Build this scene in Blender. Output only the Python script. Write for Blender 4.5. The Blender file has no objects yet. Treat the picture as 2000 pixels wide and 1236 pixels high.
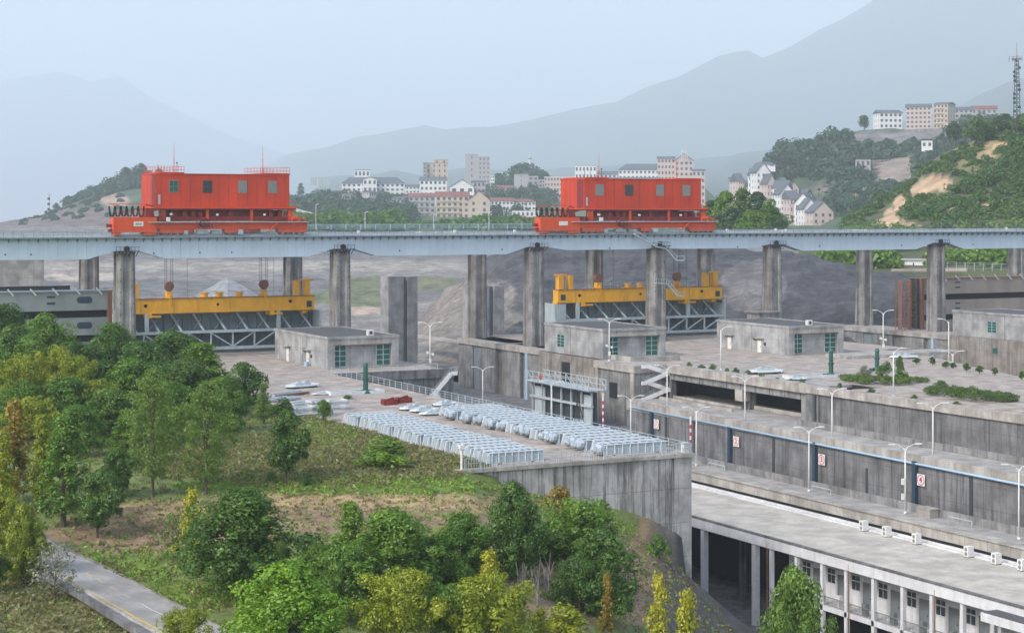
import bpy, math, random
import numpy as np
from mathutils import Vector, Matrix

# ------------------------------------------------------------------ camera, world, sun, exposure
SC = bpy.context.scene
COL = SC.collection
CA, SA = 0.8894, 0.4571           # the camera looks 27.2 degrees to the right of the lock axis (+Y)
CAMZ, FPX, HOR = 29.0, 3500.0, 415.0
cam_d = bpy.data.cameras.new("camera"); cam = bpy.data.objects.new("camera", cam_d); COL.objects.link(cam)
cam.location = (0, 0, CAMZ); cam.rotation_euler = (math.radians(90), 0, -math.atan2(SA, CA))
cam_d.sensor_width = 36; cam_d.lens = 36 * FPX / 2000
cam_d.shift_y = -(618 - HOR) / 2000; cam_d.clip_start = 1; cam_d.clip_end = 60000
SC.camera = cam
SUN_EL, SUN_AZ = math.radians(40), math.radians(-105)       # azimuth measured from +Y, clockwise positive
world = bpy.data.worlds.new("World"); SC.world = world; world.use_nodes = True
wn = world.node_tree.nodes; wl = world.node_tree.links
sky = wn.new("ShaderNodeTexSky"); sky.sky_type = 'NISHITA'; sky.sun_disc = False
sky.sun_elevation = SUN_EL; sky.sun_rotation = SUN_AZ; sky.air_density = 1.3; sky.dust_density = 3.5; sky.ozone_density = 1.0
wl.new(sky.outputs[0], wn["Background"].inputs[0]); wn["Background"].inputs[1].default_value = 0.15
sd = bpy.data.lights.new("sun", 'SUN'); sun = bpy.data.objects.new("sun", sd); COL.objects.link(sun)
sd.energy = 1.5; sd.angle = math.radians(10); sd.color = (1.0, 0.975, 0.94)
_sv = Vector((math.sin(SUN_AZ) * math.cos(SUN_EL), math.cos(SUN_AZ) * math.cos(SUN_EL), math.sin(SUN_EL)))
sun.rotation_euler = _sv.to_track_quat('Z', 'Y').to_euler()
SC.view_settings.view_transform = 'Standard'; SC.view_settings.look = 'None'
SC.view_settings.exposure = 1.02; SC.view_settings.gamma = 1
SC.cycles.volume_bounces = 3; SC.cycles.max_bounces = 6; SC.cycles.diffuse_bounces = 2; SC.cycles.transparent_max_bounces = 4
SC.cycles.volume_step_rate = 4
HAZE_DENSITY = 0.00012

# ------------------------------------------------------------------ where things stand (survey of the place)
def world_at(px, py, d):
    l = (px - 1000) / FPX * d
    return Vector((l * CA + d * SA, -l * SA + d * CA, CAMZ - (py - HOR) * d / FPX))
def on_level(px, py, z):
    return world_at(px, py, (CAMZ - z) * FPX / (py - HOR))
def y_on(px, X):
    l = (px - 1000) / FPX; return X * (CA - SA * l) / (CA * l + SA)
def x_on(px, Y):
    l = (px - 1000) / FPX; return Y * (CA * l + SA) / (CA - SA * l)
def proj(X, Y, Z):
    d = X * SA + Y * CA; l = X * CA - Y * SA
    return 1000 + FPX * l / d, HOR + (CAMZ - Z) * FPX / d, d

# ------------------------------------------------------------------ materials
MATS = {}
def nmat(name):
    m = bpy.data.materials.new(name); m.use_nodes = True
    nt = m.node_tree; b = nt.nodes["Principled BSDF"]; return m, nt, b
def N(nt, typ, **kw):
    n = nt.nodes.new(typ)
    for k, v in kw.items():
        if k.startswith('i_'): n.inputs[k[2:].replace('_', ' ')].default_value = v
        else: setattr(n, k, v)
    return n
def ramp(nt, fac, stops):
    r = nt.nodes.new("ShaderNodeValToRGB"); nt.links.new(fac, r.inputs[0])
    el = r.color_ramp.elements
    while len(el) < len(stops): el.new(0.5)
    for e, (p, c) in zip(el, stops): e.position = p; e.color = (c[0], c[1], c[2], 1)
    return r.outputs[0]
def mix(nt, fac, a, b, mode='MIX'):
    n = nt.nodes.new("ShaderNodeMix"); n.data_type = 'RGBA'; n.blend_type = mode
    for sock, v in ((n.inputs[0], fac), (n.inputs[6], a), (n.inputs[7], b)):
        if hasattr(v, 'is_linked'): nt.links.new(v, sock)
        elif isinstance(v, (int, float)): sock.default_value = v
        else: sock.default_value = (v[0], v[1], v[2], 1)
    return n.outputs[2]
def noise(nt, scale, detail=4, vec=None, mapscale=None, rough=0.55, coord='Object'):
    tc = nt.nodes.new("ShaderNodeTexCoord") if vec is None else None
    v = tc.outputs[coord] if vec is None else vec
    if mapscale:
        mp = nt.nodes.new("ShaderNodeMapping"); mp.inputs['Scale'].default_value = mapscale; nt.links.new(v, mp.inputs[0]); v = mp.outputs[0]
    n = nt.nodes.new("ShaderNodeTexNoise"); n.inputs['Scale'].default_value = scale; n.inputs['Detail'].default_value = detail
    n.inputs['Roughness'].default_value = rough; nt.links.new(v, n.inputs['Vector']); return n.outputs[0]
def geo_pos(nt):
    return nt.nodes.new("ShaderNodeNewGeometry").outputs['Position']
def bump(nt, b, h, strength=0.3, dist=0.1):
    n = nt.nodes.new("ShaderNodeBump"); n.inputs['Strength'].default_value = strength; n.inputs['Distance'].default_value = dist
    nt.links.new(h, n.inputs['Height']); nt.links.new(n.outputs[0], b.inputs['Normal'])

def concrete(name, col, streak=0.5, joint=0.0, dark=(0.06, 0.055, 0.05), big=0.35, jz=3.0, warm=(0.36, 0.30, 0.24)):
    m, nt, b = nmat(name); pos = geo_pos(nt)
    n1 = noise(nt, 0.35, 5, pos); n2 = noise(nt, 2.2, 4, pos)
    c = mix(nt, ramp(nt, n1, [(0.36, (0, 0, 0)), (0.64, (1, 1, 1))]), [x * (1 - big * 1.2) for x in col], [min(1, x * (1 + big * .55)) for x in col])
    c = mix(nt, ramp(nt, n2, [(0.35, (0, 0, 0)), (0.75, (.55, .55, .55))]), c, warm)
    fine = noise(nt, 9.0, 3, pos)
    c = mix(nt, ramp(nt, fine, [(0.5, (0, 0, 0)), (0.8, (.3, .3, .3))]), c, [x * .5 for x in col])
    if streak:
        s = noise(nt, 1.0, 5, pos, (1.1, 1.1, 0.06), 0.7)
        c = mix(nt, ramp(nt, s, [(0.48, (0, 0, 0)), (0.66, (streak,) * 3)]), c, dark)
        s2 = noise(nt, 3.5, 3, pos, (1.0, 1.0, 0.05), 0.6)
        c = mix(nt, ramp(nt, s2, [(0.55, (0, 0, 0)), (0.75, (streak * .7,) * 3)]), c, dark)
    if joint:
        sx = nt.nodes.new("ShaderNodeSeparateXYZ"); nt.links.new(pos, sx.inputs[0])
        a = N(nt, "ShaderNodeMath", operation='ADD'); nt.links.new(sx.outputs[0], a.inputs[0]); nt.links.new(sx.outputs[1], a.inputs[1])
        outs = []
        for src, per, w in ((a.outputs[0], joint, 0.09), (sx.outputs[2], jz, 0.06)):
            d = N(nt, "ShaderNodeMath", operation='DIVIDE'); nt.links.new(src, d.inputs[0]); d.inputs[1].default_value = per
            f = N(nt, "ShaderNodeMath", operation='FRACT'); nt.links.new(d.outputs[0], f.inputs[0])
            l = N(nt, "ShaderNodeMath", operation='LESS_THAN'); nt.links.new(f.outputs[0], l.inputs[0]); l.inputs[1].default_value = w / per
            outs.append(l.outputs[0])
        mx = N(nt, "ShaderNodeMath", operation='MAXIMUM'); nt.links.new(outs[0], mx.inputs[0]); nt.links.new(outs[1], mx.inputs[1])
        h = N(nt, "ShaderNodeMath", operation='MULTIPLY'); nt.links.new(mx.outputs[0], h.inputs[0]); h.inputs[1].default_value = 0.55
        c = mix(nt, h.outputs[0], c, dark)
    nt.links.new(c, b.inputs['Base Color']); b.inputs['Roughness'].default_value = 0.9
    bump(nt, b, n2, 0.4, 0.05); MATS[name] = m; return m

def paint(name, col, rough=0.5, wear=0.25, rust=(0.16, 0.07, 0.03), scale=0.8, dirt=0.25):
    m, nt, b = nmat(name); pos = geo_pos(nt)
    n1 = noise(nt, scale, 4, pos, (1, 1, 0.4))
    c = mix(nt, ramp(nt, n1, [(0.35, (0, 0, 0)), (0.7, (1, 1, 1))]), [x * (1 - dirt) for x in col], col)
    s = noise(nt, 2.0, 5, pos, (1, 1, 0.12), 0.7)
    c = mix(nt, ramp(nt, s, [(0.62, (0, 0, 0)), (0.78, (wear,) * 3)]), c, rust)
    nt.links.new(c, b.inputs['Base Color']); b.inputs['Roughness'].default_value = rough
    MATS[name] = m; return m

def plain(name, col, rough=0.6, metal=0.0, emis=None):
    m, nt, b = nmat(name); pos = geo_pos(nt)
    n1 = noise(nt, 1.7, 3, pos)
    c = mix(nt, n1, [x * .8 for x in col], [min(1, x * 1.15) for x in col])
    nt.links.new(c, b.inputs['Base Color']); b.inputs['Roughness'].default_value = rough; b.inputs['Metallic'].default_value = metal
    MATS[name] = m; return m

def leafmat(name, c1, c2, c3, trans=0.22):
    m, nt, b = nmat(name); nt.nodes.remove(b)
    out = nt.nodes["Material Output"]
    oi = nt.nodes.new("ShaderNodeObjectInfo"); at = nt.nodes.new("ShaderNodeAttribute"); at.attribute_name = "rnd"
    n1 = noise(nt, 0.55, 3)
    c = ramp(nt, n1, [(0.3, c1), (0.52, c2), (0.72, c3)])
    c = mix(nt, at.outputs['Fac'], mix(nt, 0.38, c, c1), mix(nt, 0.38, c, c3))
    hs = nt.nodes.new("ShaderNodeHueSaturation"); nt.links.new(c, hs.inputs['Color'])
    mr = N(nt, "ShaderNodeMapRange"); nt.links.new(oi.outputs['Random'], mr.inputs[0]); mr.inputs[3].default_value = 0.82; mr.inputs[4].default_value = 1.2
    nt.links.new(mr.outputs[0], hs.inputs['Value'])
    mr2 = N(nt, "ShaderNodeMapRange"); nt.links.new(oi.outputs['Random'], mr2.inputs[0]); mr2.inputs[3].default_value = 0.512; mr2.inputs[4].default_value = 0.49
    nt.links.new(mr2.outputs[0], hs.inputs['Hue'])
    d = nt.nodes.new("ShaderNodeBsdfDiffuse"); t = nt.nodes.new("ShaderNodeBsdfTranslucent"); g = nt.nodes.new("ShaderNodeBsdfGlossy")
    g.inputs['Roughness'].default_value = 0.45; g.inputs[0].default_value = (.6, .65, .6, 1)
    nt.links.new(hs.outputs[0], d.inputs[0])
    tc = mix(nt, 0.5, hs.outputs[0], [min(1, x * 1.6) for x in c3]); nt.links.new(tc, t.inputs[0])
    ms = nt.nodes.new("ShaderNodeMixShader"); ms.inputs[0].default_value = trans
    nt.links.new(d.outputs[0], ms.inputs[1]); nt.links.new(t.outputs[0], ms.inputs[2])
    ms2 = nt.nodes.new("ShaderNodeMixShader"); ms2.inputs[0].default_value = 0.05
    nt.links.new(ms.outputs[0], ms2.inputs[1]); nt.links.new(g.outputs[0], ms2.inputs[2])
    nt.links.new(ms2.outputs[0], out.inputs[0]); MATS[name] = m; return m

def groundmat(name, sc=0.25, contrast=0.5, streak=None, bumpd=0.4):
    m, nt, b = nmat(name); pos = geo_pos(nt)
    at = nt.nodes.new("ShaderNodeAttribute"); at.attribute_name = "tint"
    n1 = noise(nt, sc, 6, pos, None, 0.65); n2 = noise(nt, sc * 7, 4, pos)
    dk = mix(nt, 1.0, at.outputs['Color'], (1 - contrast,) * 3, 'MULTIPLY'); lt = mix(nt, 1.0, at.outputs['Color'], (1 + contrast * .7,) * 3, 'MULTIPLY')
    c = mix(nt, ramp(nt, n1, [(0.3, (0, 0, 0)), (0.7, (1, 1, 1))]), dk, lt)
    c = mix(nt, ramp(nt, n2, [(0.45, (0, 0, 0)), (0.7, (.45, .45, .45))]), c, mix(nt, 1.0, at.outputs['Color'], (.55, .5, .45), 'MULTIPLY'))
    if streak:
        mp = nt.nodes.new("ShaderNodeMapping"); mp.inputs['Rotation'].default_value = (0, 0, streak[0]); mp.inputs['Scale'].default_value = (streak[1], streak[2], streak[2])
        nt.links.new(pos, mp.inputs[0]); s = noise(nt, 1.0, 6, mp.outputs[0], None, 0.75)
        c = mix(nt, ramp(nt, s, [(0.42, (0, 0, 0)), (0.62, (.6, .6, .6))]), c, mix(nt, 1.0, at.outputs['Color'], (.32, .33, .38), 'MULTIPLY'))
        c = mix(nt, ramp(nt, s, [(0.30, (.6, .6, .6)), (0.42, (0, 0, 0))]), c, mix(nt, 1.0, at.outputs['Color'], (2.0, 1.85, 1.75), 'MULTIPLY'))
    nt.links.new(c, b.inputs['Base Color']); b.inputs['Roughness'].default_value = 1.0
    bump(nt, b, n1, 0.6, bumpd); MATS[name] = m; return m

C_PIER = concrete("pier_concrete", (0.265, 0.268, 0.272), 0.62, 0, (0.05, 0.042, 0.035), jz=2.2, warm=(0.176, 0.157, 0.138))
C_WALL = concrete("wall_concrete", (0.245, 0.25, 0.26), 0.62, 5.0, warm=(0.208, 0.202, 0.199))
C_DARK = concrete("old_wall_concrete", (0.168, 0.172, 0.185), 0.7, 4.2, (0.03, 0.03, 0.035), warm=(0.144, 0.140, 0.143))
C_LIGHT = concrete("pale_concrete", (0.365, 0.351, 0.332), 0.3, 4.0, (0.12, 0.11, 0.1), warm=(0.313, 0.296, 0.263))
C_RET = concrete("retaining_concrete", (0.39, 0.388, 0.388), 0.95, 6.3, (0.035, 0.03, 0.03), jz=4.1, warm=(0.304, 0.280, 0.251))
C_HOUSE = concrete("house_concrete", (0.325, 0.335, 0.348), 0.3, 4.8, (0.1, 0.1, 0.1), warm=(0.29, 0.295, 0.30))
C_HAZY = concrete("column_concrete", (0.287, 0.294, 0.310), 0.35, 0, (0.14, 0.13, 0.12), jz=2.0, warm=(0.261, 0.251, 0.244))
C_BAND = concrete("coping_concrete", (0.36, 0.35, 0.34), 0.45, 0, (0.1, 0.09, 0.08))
C_BROWN = concrete("weathered_wall", (0.248, 0.235, 0.223), 0.6, 4.0, (0.07, 0.06, 0.05), warm=(0.264, 0.231, 0.199))
M_RED = paint("crane_red", (0.58, 0.048, 0.010), 0.5, 0.5, (0.22, 0.03, 0.012), 0.22, 0.34)
M_DRED = paint("crane_dark_red", (0.22, 0.018, 0.012), 0.5, 0.4, (0.05, 0.02, 0.015), 1.5, 0.35)  # dark red parts; also paints shading onto the crane's recessed undercarriage
M_ORG = paint("crane_orange_red", (0.62, 0.075, 0.013), 0.45, 0.45, (0.1, 0.03, 0.02), 0.8, 0.15)
M_YEL = paint("beam_yellow", (0.84, 0.42, 0.018), 0.5, 0.5, (0.14, 0.05, 0.015), 0.7, 0.22)
M_GIRD = paint("girder_blue", (0.47, 0.58, 0.68), 0.55, 0.35, (0.3, 0.24, 0.16), 0.3, 0.12)
M_STEEL = paint("pale_steel", (0.42, 0.49, 0.53), 0.5, 0.35, (0.2, 0.15, 0.1), 0.9, 0.2)
M_PLATE = paint("gate_plate", (0.20, 0.245, 0.275), 0.6, 0.4, (0.12, 0.09, 0.06), 0.7, 0.3)
M_GATE = paint("mitre_gate_steel", (0.30, 0.335, 0.35), 0.6, 0.6, (0.3, 0.13, 0.05), 0.25, 0.3)
M_GATEB = paint("mitre_gate_rusty", (0.33, 0.28, 0.245), 0.65, 0.7, (0.28, 0.13, 0.06), 0.3, 0.25)
M_RUST = paint("rusty_steel", (0.23, 0.11, 0.07), 0.8, 0.5)
M_YARD = paint("yard_girder_blue", (0.36, 0.43, 0.50), 0.55, 0.7, (0.26, 0.2, 0.13), 1.2, 0.25)
M_DARK = plain("dark_steel", (0.035, 0.042, 0.05), 0.6)
M_BLACK = plain("black_and_void_shade", (0.008, 0.012, 0.016), 0.9)  # true black parts, and shade painted into openings and recess backs
M_NAVY = plain("navy_steel", (0.02, 0.045, 0.075), 0.5)
M_PIPE = plain("blue_pipe", (0.30, 0.45, 0.60), 0.5)
M_WHITE = plain("white_paint", (0.64, 0.645, 0.64), 0.5)
M_WWALL = concrete("white_plaster", (0.644, 0.662, 0.700), 0.22, 0, (0.25, 0.23, 0.2), 0.12, warm=(0.479, 0.484, 0.489))
M_FLANGE = plain("girder_flange", (0.60, 0.66, 0.70), 0.5)
M_SIGNRED = plain("sign_red", (0.45, 0.02, 0.07), 0.5)
M_GLASS = plain("window_glass", (0.03, 0.045, 0.055), 0.15)
M_GREENGL = plain("green_window_glass", (0.02, 0.10, 0.085), 0.18)
M_SHUT = plain("grey_shutter", (0.19, 0.2, 0.19), 0.5)
M_GDOOR = plain("grey_door", (0.15, 0.165, 0.18), 0.5)
M_ROOFD = plain("dark_roof_felt", (0.075, 0.075, 0.08), 0.9)
M_GREEN = plain("bollard_green", (0.012, 0.085, 0.065), 0.45)
M_YLINE = plain("road_yellow", (0.6, 0.42, 0.06), 0.7)
M_BARK = plain("bark", (0.085, 0.068, 0.055), 0.95)
M_ASPH = concrete("road_surface", (0.34, 0.325, 0.31), 0.0, 0, (0.1, 0.1, 0.1), 0.25, warm=(0.226, 0.224, 0.226))
M_PLAZA = concrete("plaza_surface", (0.374, 0.329, 0.292), 0.45, 0, (0.2, 0.16, 0.13), 0.35, warm=(0.313, 0.260, 0.226))
M_ROOFC = concrete("roof_screed", (0.48, 0.445, 0.39), 0.42, 0, (0.28, 0.26, 0.23), 0.25, warm=(0.38, 0.36, 0.33))
M_TROOF = plain("tile_red", (0.22, 0.075, 0.06), 0.8)
M_TGREY = plain("tile_grey", (0.10, 0.115, 0.135), 0.8)
M_CREAM = plain("cream_wall", (0.52, 0.43, 0.35), 0.8)
M_TWHITE = plain("town_white", (0.72, 0.72, 0.73), 0.8)
M_TGREYW = plain("town_grey_wall", (0.38, 0.37, 0.39), 0.8)
M_PINKW = plain("town_pink_wall", (0.55, 0.45, 0.43), 0.8)
M_TWIN = plain("town_window", (0.05, 0.06, 0.075), 0.3)
L_DARK = leafmat("leaf_dark", (0.022, 0.056, 0.010), (0.055, 0.125, 0.018), (0.13, 0.235, 0.03))
L_MID = leafmat("leaf_mid", (0.036, 0.088, 0.010), (0.085, 0.17, 0.018), (0.185, 0.32, 0.03))
L_BRIGHT = leafmat("leaf_bright", (0.08, 0.17, 0.012), (0.16, 0.30, 0.018), (0.28, 0.43, 0.028))
L_YG = leafmat("leaf_yellow_green", (0.10, 0.15, 0.012), (0.21, 0.26, 0.016), (0.37, 0.39, 0.022))
L_YEL = leafmat("leaf_yellow", (0.13, 0.16, 0.012), (0.30, 0.31, 0.018), (0.52, 0.48, 0.025))
L_ORG = leafmat("leaf_orange", (0.09, 0.08, 0.012), (0.26, 0.17, 0.018), (0.38, 0.26, 0.03))
L_AIRY = leafmat("leaf_airy", (0.06, 0.12, 0.02), (0.115, 0.20, 0.035), (0.20, 0.31, 0.055), 0.38)
L_GREY = leafmat("leaf_greyish", (0.09, 0.11, 0.07), (0.2, 0.22, 0.16), (0.38, 0.38, 0.3))
L_HEDGE = leafmat("leaf_hedge", (0.03, 0.07, 0.012), (0.07, 0.13, 0.02), (0.13, 0.2, 0.03))
L_FAR = leafmat("leaf_far", (0.015, 0.045, 0.02), (0.032, 0.08, 0.03), (0.075, 0.13, 0.035), 0.2)
L_GRASS = leafmat("grass_green", (0.08, 0.15, 0.02), (0.16, 0.28, 0.03), (0.26, 0.39, 0.05))
L_WEED = leafmat("grass_weeds", (0.08, 0.10, 0.03), (0.17, 0.18, 0.06), (0.30, 0.25, 0.11))
L_STRAW = leafmat("grass_straw", (0.16, 0.11, 0.07), (0.3, 0.21, 0.12), (0.44, 0.31, 0.18))
G_FIELD = groundmat("field_ground", 0.5, 0.45)
G_ROCK = groundmat("riprap_rock", 0.10, 0.5, (math.radians(52), 0.06, 0.7), 1.0)
G_HILL = groundmat("hill_ground", 0.05, 0.5, None, 1.5)
G_MOUNT = groundmat("mountain_ground", 0.004, 0.3, None, 20.0)

# ------------------------------------------------------------------ mesh building
ROOTLOC = {}
class MB:
    def __init__(s): s.v = []; s.f = []; s.m = []
    def add(s, vs, fs, m=0):
        o = len(s.v); s.v.extend([tuple(p) for p in vs])
        for f in fs: s.f.append([i + o for i in f]); s.m.append(m)
        return s
    def box(s, x0, x1, y0, y1, z0, z1, m=0):
        return s.add([(x0, y0, z0), (x1, y0, z0), (x1, y1, z0), (x0, y1, z0), (x0, y0, z1), (x1, y0, z1), (x1, y1, z1), (x0, y1, z1)],
                     [(0, 3, 2, 1), (4, 5, 6, 7), (0, 1, 5, 4), (1, 2, 6, 5), (2, 3, 7, 6), (3, 0, 4, 7)], m)
    def bar(s, p, q, w, h=None, m=0):
        h = h or w; p = Vector(p); q = Vector(q); d = (q - p).normalized()
        u = d.cross(Vector((0, 0, 1)))
        if u.length < 1e-3: u = Vector((1, 0, 0))
        u.normalize(); t = u.cross(d).normalized(); u *= w / 2; t *= h / 2
        vs = [p - u - t, p + u - t, p + u + t, p - u + t, q - u - t, q + u - t, q + u + t, q - u + t]
        return s.add(vs, [(0, 1, 2, 3), (7, 6, 5, 4), (1, 0, 4, 5), (2, 1, 5, 6), (3, 2, 6, 7), (0, 3, 7, 4)], m)
    def cyl(s, p, q, r, r2=None, n=10, m=0):
        r2 = r if r2 is None else r2; p = Vector(p); q = Vector(q); d = (q - p).normalized()
        u = d.orthogonal().normalized(); t = d.cross(u); vs = []
        for c, rr in ((p, r), (q, r2)):
            for i in range(n):
                a = 2 * math.pi * i / n; vs.append(c + u * (math.cos(a) * rr) + t * (math.sin(a) * rr))
        fs = [(i, (i + 1) % n, n + (i + 1) % n, n + i) for i in range(n)]
        fs += [tuple(range(n - 1, -1, -1)), tuple(range(n, 2 * n))]
        return s.add(vs, fs, m)
    def prism(s, poly, z0, z1, m=0, axis='z'):
        n = len(poly)
        P = {'z': lambda a, b, c: (a, b, c), 'y': lambda a, b, c: (a, c, b), 'x': lambda a, b, c: (c, a, b)}[axis]
        vs = [P(a, b, z0) for a, b in poly] + [P(a, b, z1) for a, b in poly]
        fs = [(i, (i + 1) % n, n + (i + 1) % n, n + i) for i in range(n)] + [tuple(range(n - 1, -1, -1)), tuple(range(n, 2 * n))]
        return s.add(vs, fs, m)
    def sphere(s, c, r, rz=None, n=10, m=0, jit=0, rnd=None):
        rz = rz or r; vs = []; fs = []; k = n // 2
        for j in range(k + 1):
            th = math.pi * j / k
            for i in range(n):
                a = 2 * math.pi * i / n; q = 1 + (rnd.uniform(-jit, jit) if rnd else 0)
                vs.append((c[0] + r * q * math.sin(th) * math.cos(a), c[1] + r * q * math.sin(th) * math.sin(a), c[2] + rz * q * math.cos(th)))
        for j in range(k):
            for i in range(n): fs.append((j * n + i, (j + 1) * n + i, (j + 1) * n + (i + 1) % n, j * n + (i + 1) % n))
        return s.add(vs, fs, m)
    def xf(s, M):
        s.v = [tuple(M @ Vector(p)) for p in s.v]; return s

def obj(name, mb, mats, parent=None, loc=None, smooth=False):
    """link one mesh object; coordinates of mb are the world's (or the rotated root's own) and are moved to the object's origin"""
    if not isinstance(mats, (list, tuple)): mats = [mats]
    off = ROOTLOC.get(parent.name, (0, 0, 0)) if parent else (loc or (0, 0, 0))
    me = bpy.data.meshes.new(name)
    vs = [(p[0] - off[0], p[1] - off[1], p[2] - off[2]) for p in mb.v] if any(off) else mb.v
    me.from_pydata(vs, [], mb.f)
    for m in mats: me.materials.append(m)
    if len(mats) > 1: me.polygons.foreach_set("material_index", mb.m)
    if smooth: me.polygons.foreach_set("use_smooth", [True] * len(me.polygons))
    me.update()
    o = bpy.data.objects.new(name, me); COL.objects.link(o)
    if parent: o.parent = parent; ROOTLOC[o.name] = ROOTLOC.get(parent.name, (0, 0, 0))
    elif loc: o.location = loc; ROOTLOC[o.name] = tuple(loc)
    return o
def tag(o, label=None, cat=None, group=None, kind=None):
    if label: o['label'] = label
    if cat: o['category'] = cat
    if group: o['group'] = group
    if kind: o['kind'] = kind
    return o
def thing(name, label, cat, loc=(0, 0, 0), rz=0, group=None, local=False):
    o = bpy.data.objects.new(name, None); COL.objects.link(o); o.location = loc; o.rotation_euler = (0, 0, rz)
    ROOTLOC[o.name] = (0, 0, 0) if local else tuple(loc)
    return tag(o, label, cat, group)
def dup(root, loc, rz=0, label=None, scale=None, mat=None, group=None):
    r = root.copy(); COL.objects.link(r); r.location = loc; r.rotation_euler = (0, 0, rz)
    if scale: r.scale = scale if hasattr(scale, '__len__') else (scale,) * 3
    if label: r['label'] = label
    if group: r['group'] = group
    for ch in list(root.children):
        c = ch.copy(); COL.objects.link(c); c.parent = r
        if mat and ch.name.startswith('crown'):
            c.material_slots[0].link = 'OBJECT'; c.material_slots[0].material = mat
        for g in ch.children:
            e = g.copy(); COL.objects.link(e); e.parent = c
    return r
def reuse(o, name, parent, loc):
    c = o.copy(); COL.objects.link(c); c.parent = parent; c.location = loc; return c
ORD = "first second third fourth fifth sixth seventh eighth ninth tenth eleventh twelfth thirteenth fourteenth fifteenth sixteenth seventeenth eighteenth nineteenth twentieth twenty-first twenty-second twenty-third twenty-fourth twenty-fifth twenty-sixth".split()
# ------------------------------------------------------------------ terrain
def grid_mesh(name, P, C, mat, smooth=True):
    ny, nx = P.shape[:2]
    me = bpy.data.meshes.new(name); nv = ny * nx
    me.vertices.add(nv); me.vertices.foreach_set("co", P.reshape(-1).astype(np.float32))
    idx = np.arange(nv).reshape(ny, nx)
    q = np.stack([idx[:-1, :-1], idx[:-1, 1:], idx[1:, 1:], idx[1:, :-1]], -1).reshape(-1, 4)
    me.loops.add(q.size); me.loops.foreach_set("vertex_index", q.reshape(-1).astype(np.int32))
    me.polygons.add(len(q)); me.polygons.foreach_set("loop_start", np.arange(0, q.size, 4).astype(np.int32))
    me.polygons.foreach_set("loop_total", np.full(len(q), 4, np.int32))
    if smooth: me.polygons.foreach_set("use_smooth", np.ones(len(q), bool))
    me.update(calc_edges=True); me.validate()
    ca = me.color_attributes.new("tint", 'FLOAT_COLOR', 'POINT')
    cc = np.concatenate([C.reshape(-1, 3), np.ones((nv, 1))], 1); ca.data.foreach_set("color", cc.reshape(-1).astype(np.float32))
    me.materials.append(mat); o = bpy.data.objects.new(name, me); COL.objects.link(o); return o
_rs = np.random.RandomState(7)
_LAT = _rs.rand(256, 256)
def vnoise(x, y):
    xi = np.floor(x).astype(int); yi = np.floor(y).astype(int); fx = x - xi; fy = y - yi
    fx = fx * fx * (3 - 2 * fx); fy = fy * fy * (3 - 2 * fy)
    g = lambda a, b: _LAT[a % 256, b % 256]
    return (g(xi, yi) * (1 - fx) + g(xi + 1, yi) * fx) * (1 - fy) + (g(xi, yi + 1) * (1 - fx) + g(xi + 1, yi + 1) * fx) * fy
def fbm(x, y, o=4):
    s = 0; a = 0.5
    for i in range(o): s = s + a * (vnoise(x * 2 ** i + 17 * i, y * 2 ** i + 31 * i) - 0.5); a *= 0.5
    return s * 2
def prof(*pts):
    xs = [p[0] for p in pts]; ys = [p[1] for p in pts]; return lambda x: np.interp(x, xs, ys)
class Sheet:
    def __init__(s, name, mat, p0, p1, rows, nx=200, sub=14, amp=1.0, nscale=0.02, tint=(0.2, 0.2, 0.2), back=None, kind='structure', rough=0.0):
        s.rows = rows; s.amp = amp; s.ns = nscale; s.rough = rough
        T = np.linspace(0, len(rows) - 1, (len(rows) - 1) * sub + 1); X = np.linspace(p0, p1, nx)
        PX, TT = np.meshgrid(X, T); P = s.at(PX, TT); pyv = HOR + (CAMZ - P[..., 2]) * FPX / s.dd
        C = np.zeros(P.shape)
        tv = tint(PX, pyv, TT) if callable(tint) else np.array(tint); C[...] = tv
        if back:
            B = P[-1:].copy(); dirv = B[..., :2] / np.linalg.norm(B[..., :2], axis=-1, keepdims=True)
            B[..., :2] += dirv * back[0]; B[..., 2] -= back[1]; P = np.concatenate([P, B]); C = np.concatenate([C, C[-1:]])
        s.o = grid_mesh(name, P, C, mat); s.o['kind'] = kind
    def at(s, px, t):
        px = np.asarray(px, float); t = np.clip(np.asarray(t, float), 0, len(s.rows) - 1)
        D = np.interp(t, range(len(s.rows)), [r[1] for r in s.rows])
        Z = np.zeros(np.broadcast(px, t).shape)
        zs = [CAMZ - ((r[0](px) if callable(r[0]) else r[0]) - HOR) * r[1] / FPX for r in s.rows]
        i = np.minimum(t.astype(int), len(s.rows) - 2); f = t - i
        for k in range(len(s.rows) - 1):
            m = (i == k); Z = np.where(m, zs[k] * (1 - f) + zs[k + 1] * f, Z)
        l = (px - 1000) / FPX * D; s.dd = D
        X = l * CA + D * SA; Y = -l * SA + D * CA
        Z = Z + s.amp * fbm(X * s.ns, Y * s.ns) + s.rough * fbm(X * .22, Y * .22, 3)
        return np.stack(np.broadcast_arrays(X, Y, Z), -1)
def blob(px, py, cx, cy, rx, ry, n=0.35):
    q = ((px - cx) / rx) ** 2 + ((py - cy) / ry) ** 2 + n * fbm(px * 0.03, py * 0.06)
    return np.clip((1.15 - q) / 0.3, 0, 1)[..., None]
def lerp(a, b, w): return a * (1 - w) + np.array(b) * w

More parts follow.
